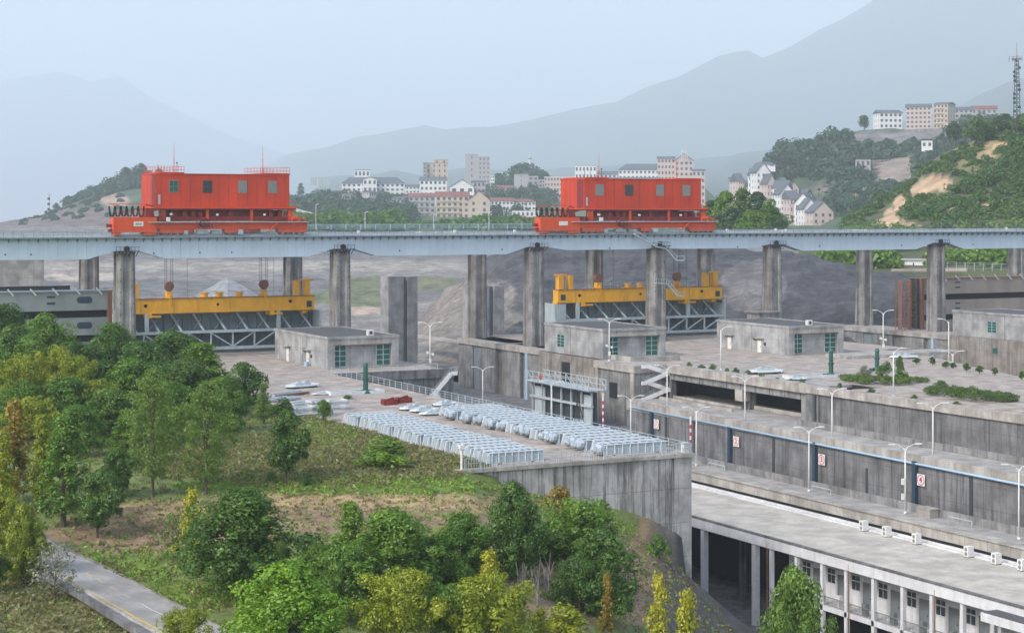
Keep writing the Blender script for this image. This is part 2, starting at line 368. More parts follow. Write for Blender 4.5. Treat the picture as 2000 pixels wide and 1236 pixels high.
# near field: the park ground left of and below the storage yard
SLX = [86, 88, 91.5, 98, 104, 108, 112, 118, 124, 130, 134, 200]
SLZ = [0, -.1, -1.7, -3.6, -5.8, -7.6, -10, -15, -20, -24.3, -24.6, -24.6]
def ground_z(X, Y):
    d = X * SA + Y * CA
    base = np.interp(d, [0, 90, 120, 150, 200, 215], [-12, -9, -8, -5.6, 0, 0])
    sl = np.interp(X + 0.6 * np.clip(182 - Y, 0, 200), SLX, SLZ) - .02 * np.clip(182 - Y, 0, 60)
    z = np.where((X > 86) | (Y < 182), np.minimum(base, sl), base)
    z = np.maximum(z, -24.6)
    z = np.where(Y > 182.3, np.maximum(base, -8) + .12, z)
    z = np.where((Y > 182.3) & (X > 91.6), np.where(X > 116, -29.0, -4.0), z)
    return z + 0.35 * fbm(X * 0.09, Y * 0.09) * np.clip((z + 24.5), 0, 1)
def ground_hit(px, py):
    for d in np.arange(90, 420, 0.4):
        p = world_at(px, py, float(d))
        if p.z <= float(ground_z(np.array(p.x), np.array(p.y))): return p
    return world_at(px, py, 300)
def field_tint(px, py):
    C = np.zeros(px.shape + (3,)); C[...] = (0.135, 0.175, 0.05)
    C = lerp(C, (0.13, 0.145, 0.06), blob(px, py, 760, 880, 200, 60))
    C = lerp(C, (0.12, 0.19, 0.03), blob(px, py, 660, 948, 330, 20))
    C = lerp(C, (0.125, 0.185, 0.035), blob(px, py, 640, 855, 60, 25))
    C = lerp(C, (0.35, 0.265, 0.14), blob(px, py, 700, 985, 330, 22, 0.9))
    C = lerp(C, (0.24, 0.18, 0.11), blob(px, py, 620, 1015, 340, 26, 0.8))
    C = lerp(C, (0.35, 0.26, 0.14), blob(px, py, 340, 995, 140, 18, 0.8))
    C = lerp(C, (0.24, 0.165, 0.10), blob(px, py, 270, 1040, 170, 38, 0.8))
    C = lerp(C, (0.13, 0.19, 0.035), blob(px, py, 240, 1110, 90, 26, 0.8))
    C = lerp(C, (0.14, 0.18, 0.04), blob(px, py, 380, 1160, 120, 26, 0.8))
    C = lerp(C, (0.30, 0.20, 0.13), blob(px, py, 1260, 1130, 90, 90, 0.7))
    C = lerp(C, (0.20, 0.15, 0.11), blob(px, py, 1080, 1130, 160, 90, 0.8))
    C = lerp(C, (0.17, 0.16, 0.07), blob(px, py, 60, 1180, 140, 70, 0.8))
    return C
gx = np.arange(-70, 152.1, 0.75); gy = np.arange(60, 352, 0.95)
GX, GY = np.meshgrid(gx, gy); GZ = ground_z(GX, GY)
GD = GX * SA + GY * CA; GPX = 1000 + FPX * (GX * CA - GY * SA) / GD; GPY = HOR + (CAMZ - GZ) * FPX / GD
CT = field_tint(GPX, GPY)
w = (np.clip((-GZ - 23.2), 0, 1) * (GX > 112))[..., None]; CT = lerp(CT, (0.16, 0.15, 0.14), w)
w = (np.clip((GX + .6 * np.clip(182 - GY, 0, 200) - 111) / 3, 0, 1) * (GZ > -24.2) * (GY < 183))[..., None]; CT = lerp(CT, (0.105, 0.095, 0.09), w)
tag(grid_mesh("park_ground", np.stack([GX, GY, GZ], -1), CT, G_FIELD), kind='structure')

tag(obj("lowland_ground", MB().box(-22000, 30000, -500, 29500, -31, -30), C_BROWN), kind='structure')

def bank_tint(px, py, t):
    C = np.zeros(px.shape + (3,)); C[...] = (0.27, 0.255, 0.24)
    C = lerp(C, (0.19, 0.185, 0.185), blob(px, py, 600, 565, 900, 22, 1.0))
    C = lerp(C, (0.37, 0.34, 0.30), blob(px, py, 500, 520, 900, 9, 0.8))
    C = lerp(C, (0.2, 0.19, 0.19), blob(px, py, 500, 500, 900, 7, 0.8))
    C = lerp(C, (0.17, 0.195, 0.11), blob(px, py, 690, 583, 90, 24, 0.7))
    C = lerp(C, (0.2, 0.215, 0.13), blob(px, py, 800, 553, 150, 14, 0.9))
    C = lerp(C, (0.50, 0.40, 0.31), blob(px, py, 720, 606, 60, 7, 0.6))
    C = lerp(C, (0.52, 0.45, 0.38), blob(px, py, 180, 540, 90, 9, 0.6))
    C = lerp(C, (0.10, 0.14, 0.05), (np.clip((462 - py) / 12, 0, 1) * np.clip((px - 480) / 60, 0, 1))[..., None])
    return C
BANK = Sheet("far_bank", G_ROCK, -400, 2400, [(720, 430), (655, 520), (603, 600), (545, 700), (507, 820), (470, 1000), (447, 1200), (445.5, 1500), (444, 3000)],
             nx=500, sub=24, amp=2.6, nscale=0.025, rough=1.3, tint=bank_tint)
LEFT = Sheet("left_hill", G_HILL, -420, 520, [(447, 1900), (prof((-420, 446), (0, 442), (80, 430), (160, 405), (240, 385), (400, 370), (520, 420)), 2050),
             (prof((-420, 446), (-60, 446), (0, 440), (60, 429), (110, 408), (150, 390), (200, 374), (240, 350), (275, 344), (330, 335), (430, 345), (520, 400)), 2300)],
             nx=220, sub=16, amp=7, nscale=0.012, back=(200, 60),
             tint=lambda px, py, t: lerp(lerp(np.zeros(px.shape + (3,)) + np.array((0.17, 0.135, 0.12)), (0.07, 0.11, 0.05), blob(px, py, 240, 385, 130, 26, 1.0)), (0.36, 0.26, 0.2), blob(px, py, 225, 392, 28, 14, 0.5)))
TOWN = Sheet("town_hill", G_HILL, 420, 1560, [(446, 1700), (prof((420, 425), (560, 415), (1000, 425), (1560, 440)), 2000),
             (prof((420, 390), (560, 392), (640, 378), (720, 378), (800, 392), (930, 380), (970, 358), (1000, 338), (1030, 328), (1060, 348), (1100, 352), (1200, 345), (1300, 345), (1370, 362), (1420, 410), (1560, 440)), 2500)],
             nx=260, sub=16, amp=4, nscale=0.02, back=(300, 70), tint=(0.09, 0.13, 0.06))
def rfar_tint(px, py, t):
    C = np.zeros(px.shape + (3,)) + np.array((0.06, 0.10, 0.045))
    C = lerp(C, (0.30, 0.24, 0.20), blob(px, py, 1745, 330, 70, 26, 0.6)); C = lerp(C, (0.22, 0.2, 0.2), blob(px, py, 1740, 268, 90, 12, 0.5))
    C = lerp(C, (0.2, 0.16, 0.15), blob(px, py, 1640, 370, 60, 12, 0.6)); return C
RFAR = Sheet("right_far_hill", G_HILL, 1460, 2300, [(447, 1450), (prof((1460, 446), (1600, 443), (1650, 385), (1800, 345), (2300, 300)), 1650),
             (prof((1460, 440), (1505, 345), (1525, 298), (1560, 278), (1600, 274), (1650, 258), (1710, 250), (1850, 248), (1900, 246), (1960, 240), (2300, 215)), 1900)],
             nx=240, sub=18, amp=5, nscale=0.02, back=(300, 70), tint=rfar_tint)
def rnear_tint(px, py, t):
    C = np.zeros(px.shape + (3,)) + np.array((0.085, 0.105, 0.04)); s = (0.52, 0.36, 0.22)
    C = lerp(C, (0.2, 0.19, 0.08), blob(px, py, 1900, 300, 70, 40, 1.0))
    for a in ((1828, 358, 34, 15), (1800, 372, 22, 12), (1760, 396, 16, 14), (1742, 420, 16, 14), (1735, 440, 36, 14), (1765, 444, 34, 7), (1925, 306, 22, 10), (1932, 342, 26, 9), (1950, 282, 26, 6), (1860, 410, 26, 6), (1930, 405, 22, 6), (1950, 355, 12, 4)):
        C = lerp(C, s, blob(px, py, *a, 0.3))
    C = lerp(C, (0.5, 0.42, 0.34), (np.clip(1 - abs(py - 527) / 5, 0, 1) * (px < 1890) * (px > 1740))[..., None]); return C
RNEAR = Sheet("right_near_hill", G_HILL, 1560, 2500, [(560, 560), (527, 575), (524, 620), (prof((1560, 470), (1640, 455), (2500, 440)), 720),
             (prof((1560, 460), (1640, 447), (1665, 428), (1700, 408), (1750, 375), (1800, 330), (1840, 302), (1900, 276), (1950, 258), (2000, 242), (2080, 230), (2500, 205)), 900)],
             nx=300, sub=18, amp=2.6, nscale=0.03, back=(250, 60), tint=rnear_tint)
RIP = Sheet("riprap_mound", G_ROCK, 770, 1800, [(720, 440), (prof((770, 700), (830, 668), (900, 640), (1000, 610), (1800, 600)), 480),
             (prof((770, 715), (815, 652), (840, 598), (870, 566), (900, 545), (940, 512), (980, 486), (1060, 470), (1500, 484), (1560, 492), (1600, 508), (1640, 523), (1700, 530), (1760, 533), (1800, 540)), 545)],
             nx=420, sub=44, amp=2.4, nscale=0.05, back=(120, 40), rough=1.6,
             tint=lambda px, py, t: lerp(lerp(np.zeros(px.shape + (3,)) + np.array((0.082, 0.085, 0.095)), (0.23, 0.21, 0.19), blob(px, py, 880, 640, 150, 100, 1.0)), (0.19, 0.18, 0.18), blob(px, py, 1470, 560, 60, 50, 0.9)))
tag(obj("pit_track", MB().add([tuple(world_at(812, 652, 462)), tuple(world_at(900, 664, 448)), tuple(world_at(900, 672, 440)), tuple(world_at(812, 659, 456))], [(3, 2, 1, 0)]), M_PLAZA), kind='structure')
MT = (0.045, 0.07, 0.05)
Sheet("near_mountain", G_MOUNT, 380, 3200, [(430, 9000), (prof((380, 420), (640, 370), (1000, 330), (1460, 260), (1900, 150), (3200, 100)), 13000),
      (prof((380, 400), (560, 300), (600, 290), (640, 284), (700, 264), (760, 257), (830, 243), (870, 251), (960, 243), (1040, 233), (1120, 213), (1200, 200), (1260, 172), (1330, 150), (1400, 110), (1435, 100), (1462, 95), (1490, 107), (1540, 84), (1600, 46), (1650, 24), (1690, 0), (1750, -45), (1850, -90), (2000, -150), (3200, -200)), 16000)],
      nx=420, sub=20, amp=90, nscale=0.0007, back=(800, 200), tint=MT)
Sheet("far_left_mountain", G_MOUNT, -1400, 900, [(430, 18000), (prof((-1400, 150), (0, 146), (60, 138), (120, 132), (180, 150), (235, 140), (300, 185), (400, 235), (520, 285), (640, 330), (900, 420)), 24000)],
      nx=240, sub=20, amp=150, nscale=0.0004, back=(800, 200), tint=MT)
Sheet("right_low_ridge", G_MOUNT, 1340, 3200, [(430, 4000), (prof((1340, 430), (1400, 322), (1440, 300), (1520, 290), (1600, 280), (1860, 215), (1900, 192), (1970, 160), (2050, 140), (3200, 100)), 9000)],
      nx=200, sub=16, amp=15, nscale=0.003, back=(500, 150), tint=MT)
Sheet("low_distant_ridge", G_MOUNT, 560, 1500, [(430, 4000), (prof((560, 420), (640, 345), (740, 338), (770, 330), (820, 342), (900, 330), (1000, 332), (1150, 325), (1300, 318), (1500, 300)), 9500)],
      nx=160, sub=12, amp=14, nscale=0.003, back=(500, 150), tint=MT)

# ------------------------------------------------------------------ plaza, yard, chamber floors, roads
YX0, YX1, YY0, YY1 = 86.0, 117.5, 182.0, 301.5
yard = obj("storage_yard_pavement", MB().box(91.3, YX1, YY0 + .6, YY1, -26, 0), [M_PLAZA]); tag(yard, kind='structure')
tag(obj("left_plaza_pavement", MB().box(42, 141, YY1, 425, -26, 0), M_PLAZA), kind='structure')
mb = MB().prism([(190, 236), (223, 236), (232, 262), (242.3, 288), (242.3, 380), (190, 380)], -26, 0)
mb.prism([(191, 120), (187, 120), (184, 236), (223, 236), (205, 190), (190, 120)], -26, 0)
mb.box(181.2, 190, 290.5, 376, -26, 0); mb.box(242.3, 251, 301, 380, -26, 0)
tag(obj("right_plaza_pavement", mb, M_PLAZA), kind='structure')
tag(obj("undercroft_floor", MB().box(174.7, 190, 236.5, 290.5, -8, -5.96), M_ASPH), kind='structure')
tag(obj("chamber_floor", MB().box(117.5, 150.2, 236, 460, -12, -11).box(158.9, 182, 262, 460, -12.1, -11.01).box(246, 400, 100, 480, -13, -12), C_DARK), kind='structure')
tag(obj("lower_road", MB().box(150.2, 158.9, 90, 330, -26, -11), M_ASPH), kind='structure')
tag(obj("terrace_road", MB().box(160.2, 184, 90, 262, -24, -6), M_ASPH), kind='structure')
tag(obj("basement_ground", MB().box(117.6, 150.2, 60, 235, -26, -24.5), C_DARK), kind='structure')
# park road, following the ground
def ribbon(name, left, right, mat, n, lift, skirt=0.0, seg=(0, 1)):
    L = [ground_hit(*p) for p in left]; R = [ground_hit(*p) for p in right]
    def samp(P, t):
        t = t * (len(P) - 1); i = min(int(t), len(P) - 2); return P[i].lerp(P[i + 1], t - i)
    mb = MB(); vs = []
    for k in range(n + 1):
        t = seg[0] + (seg[1] - seg[0]) * k / n; a = samp(L, t); b = samp(R, t)
        u, w_ = samp(RLW, t), samp(RRW, t); z = max(float(ground_z(np.array(p.x), np.array(p.y))) for p in (u, w_, (u + w_) / 2)) + lift
        vs += [(a.x, a.y, z), (b.x, b.y, z), (a.x, a.y, z - .5), (b.x, b.y, z - .5)]
    fs = []
    for k in range(n):
        i = 4 * k; fs += [(i, i + 1, i + 5, i + 4), (i + 2, i, i + 4, i + 6), (i + 1, i + 3, i + 7, i + 5)]
    mb.add(vs, fs); return obj(name, mb, mat)
RL = [(-140, 1010), (-60, 1052), (19, 1092), (100, 1138), (186, 1185), (279, 1236), (420, 1310)]
RR = [(-40, 975), (20, 1010), (80, 1047), (152, 1086), (250, 1135), (347, 1185), (500, 1262)]
RLW = [ground_hit(*p) for p in RL]; RRW = [ground_hit(*p) for p in RR]
tag(ribbon("park_road", RL, RR, M_ASPH, 60, 0.10), kind='structure')
def mixp(t0): return [tuple(a[i] * (1 - t0) + b[i] * t0 for i in (0, 1)) for a, b in zip(RL, RR)]
tag(ribbon("road_edge_line", mixp(0.045), mixp(0.07), M_YLINE, 60, 0.115), kind='structure')
for k in range(7):
    s = 0.44 + k * 0.045; tag(ribbon("road_centre_line", mixp(0.49), mixp(0.515), M_YLINE, 3, 0.115, seg=(s, s + .022)), kind='structure')
tag(ribbon("road_white_line", mixp(0.5), mixp(0.52), M_WHITE, 6, 0.115, seg=(0.77, 0.86)), kind='structure')
tag(ribbon("road_kerb", mixp(-0.05), mixp(0.0), C_LIGHT, 60, 0.24), kind='structure')
tag(ribbon("far_road_kerb", mixp(1.0), mixp(1.025), C_BROWN, 60, 0.22), kind='structure')
tag(ribbon("drain_channel", mixp(-0.2), mixp(-0.055), C_DARK, 60, 0.02), kind='structure')
# ------------------------------------------------------------------ railings and lamps
def railing(name, label, pts, h=1.1, step=2.2, mat=None, cat='railing', r=0.05, mids=(0.5,), group=None, pickets=0):
    mat = mat or M_STEEL; p0 = Vector(pts[0]); t = thing(name, label, cat, tuple(p0), group=group)
    hb = MB(); pm = None; pk = MB()
    for a, b in zip(pts[:-1], pts[1:]):
        a = Vector(a); b = Vector(b); L = (b - a).length; n = max(1, round(L / step))
        for q in (1.0,) + tuple(mids): hb.bar(a + Vector((0, 0, h * q)), b + Vector((0, 0, h * q)), r * (1.3 if q == 1.0 else .8))
        for k in range(n + 1):
            p = a.lerp(b, k / n)
            if pm is None: pm = obj("post", MB().box(p.x - r, p.x + r, p.y - r, p.y + r, p.z, p.z + h), mat, t)
            elif not (k == 0 and a != Vector(pts[0])): reuse(pm, "post", t, (p.x - p0.x, p.y - p0.y, p.z - p0.z))
        if pickets:
            m = int(L / pickets)
            for k in range(m):
                p = a.lerp(b, (k + .5) / m); pk.box(p.x - .02, p.x + .02, p.y - .02, p.y + .02, p.z + .1, p.z + h - .02)
    obj("handrail", hb, mat, t)
    if pickets: obj("picket_infill", pk, mat, t)
    return t
def lamp(label, X, Y, Z, h=9.0, arms=2, rz=0, boxes=False, clamp=False):
    t = thing("street_lamp", label, "street lamp", (X, Y, Z), rz, "white street lamps of the lock", local=True)
    obj("pole", MB().cyl((0, 0, 0), (0, 0, h - .5), 0.14, 0.08, 8).cyl((0, 0, 0), (0, 0, .35), .22, .2, 8), M_WHITE, t, smooth=True)
    for s in ((-1, 1) if arms == 2 else (-1,)):
        a = MB(); pts = [(0, 0, h - .9), (s * .35, 0, h - .35), (s * 1.0, 0, h), (s * 1.5, 0, h + .08)]
        for p, q in zip(pts[:-1], pts[1:]): a.cyl(p, q, .06, .05, 6)
        arm = obj("arm", a, M_WHITE, t, smooth=True)
        obj("lamp_head", MB().prism([(s * 1.4, -.14), (s * 2.2, -.16), (s * 2.3, 0), (s * 2.2, .16), (s * 1.4, .14)][::s], h + .02, h + .16), M_WHITE, arm)
    if boxes:
        for z in (3.9, 1.9): obj("control_box", MB().box(-.5, -.14, -.15, .2, z, z + .8), M_WHITE, t)
    if clamp:
        obj("floodlight_bracket", MB().bar((-.5, 0, 2.9), (.5, 0, 2.9), .1).box(-.7, -.3, -.2, .2, 2.9, 3.3).box(.3, .7, -.2, .2, 2.6, 3.0).box(-.2, .2, -.3, -.1, 1.2, 2.0), M_WHITE, t)
    return t

# ------------------------------------------------------------------ crane bridge, piers
YF, YB = 345.0, 373.0
FX = [92.4, 137.4, 182.6, 213.8, 245.7, 294.8, 346.5, 396.0]
def pier(X, Y, z0, label, z1=21.0, marks=True):
    t = thing("bridge_pier", label, "bridge pier", (X, Y, z0), group="concrete piers under the crane bridge")
    def sec(w, g):
        a = w / 2; c = .55
        return [(X - a + c, Y - a), (X - .75, Y - a), (X - .6, Y - a + g), (X + .6, Y - a + g), (X + .75, Y - a), (X + a - c, Y - a), (X + a, Y - a + c),
                (X + a, Y - .6), (X + a - g, Y - .5), (X + a - g, Y + .5), (X + a, Y + .6), (X + a, Y + a - c), (X + a - c, Y + a), (X - a + c, Y + a), (X - a, Y + a - c),
                (X - a, Y + .6), (X - a + g, Y + .5), (X - a + g, Y - .5), (X - a, Y - .6), (X - a, Y - a + c)]
    lo = sec(3.9, .32); hi = sec(3.55, .32); n = len(lo); mb = MB()
    mb.add([(a, b, z0) for a, b in lo] + [(a, b, z1) for a, b in hi], [(i, (i + 1) % n, n + (i + 1) % n, n + i) for i in range(n)] + [tuple(range(n, 2 * n))])
    obj("shaft", mb, C_PIER, t)
    obj("cap", MB().box(X - 1.75, X + 1.75, Y - 1.75, Y + 1.75, z1, z1 + .35), C_BAND, t)
    pf = MB()
    for k in range(7):
        x = X - 2.2 + k * .73
        pf.bar((x, Y - 2.4, z1 + .5), (x - .35, Y - 1.6, z1 - .5), .13); pf.bar((x, Y - 2.5, z1 + .5), (x, Y - 2.5, z1 + 1.3), .06)
    pf.box(X - 2.4, X + 2.4, Y - 2.6, Y - 1.77, z1 + .45, z1 + .55); pf.bar((X - 2.4, Y - 2.55, z1 + 1.3), (X + 2.4, Y - 2.55, z1 + 1.3), .07)
    obj("bearing_platform", pf, M_DARK, t)
    if marks:
        for k in range(7):
            for sx in (-1.25, 1.25):
                hb = MB(); hb.box(X + sx - .09, X + sx + .09, Y - 1.93, Y - 1.78, z1 - 3.2 - k * 2.2, z1 - 2.95 - k * 2.2); obj("form_tie_hole", hb, M_DARK, t)
    return t
names_f = ["leftmost front bridge pier, standing between the grey lock gate and the left yellow beam", "front bridge pier behind the low concrete house at the left",
           "front bridge pier on the lock wall corner under the right red crane's cable end", "front bridge pier with zigzag steel stairs, in front of the right yellow beam",
           "front bridge pier standing behind the middle concrete house with two doors", "front bridge pier in front of the brown lock gate at the right"]
for X, lab in zip(FX[:6], names_f): pier(X, YF, -1.0 if X > 150 else 0, lab)
names_b = ["rear bridge pier rising behind the grey lock gate at far left", "rear bridge pier behind the right end of the left yellow beam",
           "rear bridge pier beside a paler column, left of the lock wall corner", "rear bridge pier behind the left end of the right yellow beam",
           "rear bridge pier behind the right end of the right yellow beam", "rear bridge pier left of the rusty scaffold tower", "rear bridge pier above the brown lock gate at the right edge"]
for X, lab in zip(FX[:7], names_b): pier(X, YB, -1.0 if X > 150 else 0, lab, marks=False)
t = thing("pier_stairs", "grey zigzag steel stairs clinging to the front bridge pier by the right yellow beam", "steel stairs", (213.8, 342.5, 0))
mb = MB(); zig = [(206.2, 24.2), (212.0, 21.3), (214.5, 20.9), (217.3, 18.2), (219.2, 18.2)]
for (a, za), (b, zb) in zip(zig[:-1], zig[1:]):
    mb.bar((a, 341.9, za), (b, 341.9, zb), .55, .22); mb.bar((a, 341.6, za + 1), (b, 341.6, zb + 1), .07); mb.bar((a, 342.3, za + 1), (b, 342.3, zb + 1), .07)
for (a, za) in zig: mb.bar((a, 341.6, za), (a, 341.6, za + 1), .07)
obj("upper_flight", mb, M_STEEL, t)
mb = MB(); zig = [(211.9, 13.2), (215.0, 13.0), (217.6, 10.2), (219.4, 10.1)]
for (a, za), (b, zb) in zip(zig[:-1], zig[1:]):
    mb.bar((a, 342.2, za), (b, 342.2, zb), .6, .22); mb.bar((a, 341.8, za + 1), (b, 341.8, zb + 1), .07)
for k in range(12):
    x = 212 + k * .65; z = np.interp(x, [z_[0] for z_ in zig], [z_[1] for z_ in zig]); mb.bar((x, 341.8, z), (x, 341.8, z + 1), .06)
obj("lower_flight", mb, M_STEEL, t)

bridge = thing("crane_bridge", "long pale blue steel bridge on concrete piers carrying the two red cranes", "bridge", (220, 345, 24))
def girder_profile(X0, X1):
    pts = [(X0, 24.0), (X0, 20.2)]
    for i, x in enumerate(FX):
        flat = 2 <= i <= 4
        lb = 20.75 if (flat and i > 2) else 20.0; rb = 20.75 if (flat and i < 4) else 20.0
        if i == 2: lb = 20.0
        pts += [(x - 7.5, lb), (x - 2.6, 21.45 if not (3 <= i <= 3) else 20.9), (x + 2.6, 21.45 if i != 3 else 20.9), (x + 7.5, rb)]
    pts = [p for p in pts if p[0] <= X1 - .1] + [(X1, 20.0), (X1, 24.0)]
    return pts
for Y in (YF, YB):
    g = obj("main_girder", MB().prism(girder_profile(30, 410), Y - 1.5, Y + 1.5, axis='y'), M_GIRD, bridge)
    st = MB(); bk = MB(); x = 31.0
    pr = girder_profile(30, 410); px_ = [p[0] for p in pr[1:-1]]; pz_ = [p[1] for p in pr[1:-1]]
    while x < 409:
        st.box(x - .03, x + .03, Y - 1.55, Y - 1.5, float(np.interp(x, px_, pz_)) + .1, 23.9)
        bk.add([(x, Y - 1.52, 23.2), (x, Y - 2.35, 23.98), (x, Y - 1.52, 23.98), (x + .08, Y - 1.52, 23.2), (x + .08, Y - 2.35, 23.98), (x + .08, Y - 1.52, 23.98)], [(0, 1, 2), (5, 4, 3), (0, 3, 4, 1)]); x += 1.85
    obj("stiffener_ribs", st, [M_GIRD], g); obj("edge_brackets", bk, M_PLATE, g)
    obj("deck_plate", MB().box(30, 410, Y - 2.5, Y + 1.9, 24.0, 24.22), M_PLATE, bridge)
    obj("crane_rail", MB().box(30, 410, Y - .4, Y + .4, 24.22, 24.42).box(30, 410, Y - .08, Y + .08, 24.42, 24.62), M_STEEL, bridge)
    mb = MB()
    for y in (Y - 2.4,):
        for z in (24.75, 25.3): mb.bar((30, y, z), (410, y, z), .05)
        x = 30
        while x < 410: mb.box(x - .03, x + .03, y - .03, y + .03, 24.2, 25.3); x += 1.85
    obj("deck_railing", mb, M_PLATE, bridge)
for x in FX[:7]:
    obj("bearing_hole_disc", MB().cyl((x, YF - 2.0, 21.95), (x, YF - 1.4, 21.95), .55, n=14), M_BLACK, bridge, smooth=True)  # black disc paints the dark of a round hole in the plate
    obj("bearing_plate", MB().box(x - 1.3, x + 1.3, YF - 1.58, YF - 1.5, 21.5, 23.6), M_GIRD, bridge)
    obj("bearing_block", MB().box(x - 1.0, x + 1.0, YF - 1.2, YF + 1.2, 21.3, 21.6), M_DARK, bridge)
rr = random.Random(4)
for px0 in (600, 815, 820, 850, 870, 880, 888, 1005, 1515, 1527, 1535, 1668, 1675, 1684, 1690, 1965, 560, 470, 700, 1120, 1250, 1420):
    X = x_on(px0, 346.5); obj("signal_box", MB().box(X - .25, X + .25, 346.2, 346.7, 24.25, 24.25 + rr.uniform(.5, 1.1)), M_WHITE, bridge)
for px0 in (10, 60, 300, 390, 452, 640, 780, 980, 1190, 1290, 1440, 1600, 1760, 1900):
    X = x_on(px0, 343.6); obj("drain_outlet", MB().box(X - .12, X + .12, 343.4, 343.5, 20.9, 21.2), M_DARK, bridge)

# ------------------------------------------------------------------ red gantry cranes
def make_crane(label):
    c = thing("gantry_crane", label, "crane", (89.9, 345, 24.55), group="red gantry cranes on the bridge", local=True)
    body = obj("end_carriage", MB().box(0, 8.6, -1.3, 1.4, .55, 3.5).box(.2, 1.6, -1.2, 1.2, 0, .55).box(6, 8.4, -1.2, 1.2, 0, .55), M_ORG, c)
    sg = obj("sign_plate", MB().box(4.0, 5.9, -1.36, -1.3, 1.75, 2.65), M_WHITE, body)
    obj("sign_mark", MB().box(4.35, 4.6, -1.38, -1.36, 2.0, 2.35).box(4.68, 4.95, -1.38, -1.36, 2.0, 2.4).box(5.02, 5.2, -1.38, -1.36, 2.0, 2.35).box(5.28, 5.55, -1.38, -1.36, 2.0, 2.38), M_SHUT, sg)
    obj("buffer", MB().cyl((-.8, 0, 1.9), (0, 0, 1.9), .3).cyl((-1.0, 0, 1.9), (-.8, 0, 1.9), .42).box(-.6, 0, -.6, .6, .6, 1.2), M_DRED, c)
    for y in (0, 28):
        g = obj("sill_beam", MB().box(8.6 if y == 0 else 14, 40, y - .9, y + .9, 1.1, 2.45), M_ORG, c)
        obj("walkway", MB().box(6.8 if y == 0 else 14, 40.3, y - 1.7, y + 1.2, 2.45, 2.6), M_STEEL, g)
        hr = MB()
        for z in (3.1, 3.6): hr.bar((8.8, y - 1.65, z), (40.2, y - 1.65, z), .06)
        for k in range(22): hr.box(8.8 + k * 1.49, 8.86 + k * 1.49, y - 1.68, y - 1.62, 2.6, 3.6)
        obj("guard_rail", hr, M_DRED, g)
    for x in (10.5, 38.7): obj("cross_beam", MB().box(x - .8, x + .8, .9, 27.1 if x > 20 else 17, 1.2, 2.9), M_DRED, c)
    for x, w in ((9.2, 5.2), (22.5, 2.4), (33.8, 6.0)):
        b = obj("bogie", MB().box(x, x + w, -1.0, 1.0, .35, 1.1).prism([(x + w * .3, 1.1), (x + w * .7, 1.1), (x + w * .6, 1.7), (x + w * .4, 1.7)], -.8, .8, axis='y'), M_ORG, c)
        for k in range(int(w / 1.2)):
            xx = x + .6 + k * (w - 1.2) / max(1, int(w / 1.2) - 1)
            obj("wheel", MB().cyl((xx, -.35, .38), (xx, .35, .38), .36, n=12), M_DARK, b, smooth=True)
        obj("bogie", MB().box(max(x, 14), max(x, 14) + w, 27.0, 29.0, .1, 1.1), M_ORG, c)
    # trolley and machinery between the sill beams and the house
    obj("trolley_frame", MB().box(10, 39, 4.0, 5.0, 2.7, 3.6).box(10, 39, 16, 17, 2.7, 3.6).box(12.5, 37, 5.6, 7.2, 3.2, 4.9).box(10, 39.3, 3.6, 17.2, 5.0, 5.3), M_DRED, c)
    mb = MB()
    for x in (11.2, 20.5, 29.8, 38.2):
        w = .6 if x in (11.2, 38.2) else .25
        for y in (4.2, 16.5): mb.box(x - w, x + w, y - .35, y + .35, 2.6, 5.1)
    obj("leg_column", mb, M_ORG, c)
    dr = obj("hoist_drum", MB().cyl((15, 10, 3.9), (34, 10, 3.9), 1.1, n=16).box(14, 15, 8.5, 11.5, 2.7, 5.0).box(34, 35, 8.5, 11.5, 2.7, 5.0), M_DRED, c, smooth=False)
    mb = MB()
    for x in (13.0, 15.4, 17.2, 18.6, 25, 33.5, 35.5, 36.8): mb.bar((x, 4.0, 5.0), (x + .8, 4.0, 3.7), .12); mb.box(x, x + .8, 3.9, 4.4, 3.7, 4.5)
    obj("machinery_bracket", mb, M_DRED, c)
    for a_ in ((12.6, 13.1, 3.3, 3.6, 3.9, 4.3), (22.2, 22.6, 3.3, 3.6, 3.8, 4.2), (32.2, 32.6, 3.3, 3.6, 3.8, 4.2), (10.4, 11.1, -1.9, -1.4, 2.7, 3.5)): obj("junction_box", MB().box(*a_), M_WHITE, c)
    obj("cable_reel", MB().cyl((18.2, -1.2, 2.4), (18.2, -1.6, 2.4), 1.0, n=16), M_DRED, c)
    mb = MB()
    for i in range(5): mb.bar((16.4 + i * .8, -1.8, 2.9 - .2 * i), (17 + i * .7, -1.8, 1.4), .12)
    obj("cable_bundle", mb, M_DARK, c)
    for a_ in ((17, 19.2, -.6, .6, .2, .95), (20, 21.8, -.5, .6, .2, .9), (25.3, 26.2, -1.4, -.9, .1, 1.0), (14.2, 14.9, -1.2, -.9, .1, .9)): obj("supply_cabinet", MB().box(*a_), M_STEEL, c)
    obj("access_stair", MB().bar((31.0, -1.5, .3), (33.6, -1.5, 2.5), .35, .18), M_ORG, c)
    obj("side_brackets", MB().prism([(8.6, 4.6), (11, 5.3), (9.5, 5.3), (7.0, 5.3), (7.4, 3.2), (9, 2.8)], 1.0, 3.6, axis='y').box(7.2, 9.6, 3.6, 10, 4.9, 5.3), M_DRED, c)
    # house
    hs = obj("machinery_house", MB().box(10.3, 38.3, 5, 16, 5.5, 12.1), M_RED, c)
    obj("house_floor_edge", MB().box(9.6, 39.6, 4.4, 16.6, 5.3, 5.5), M_ORG, hs)
    sm = MB()
    for k in range(14): sm.box(10.3 + 2.0 * k + .98, 10.3 + 2.0 * k + 1.02, 4.975, 5.0, 5.5, 12.1)
    for k in range(5): sm.box(10.275, 10.3, 5 + 2.2 * k - .02, 5 + 2.2 * k + .02, 5.5, 12.1)
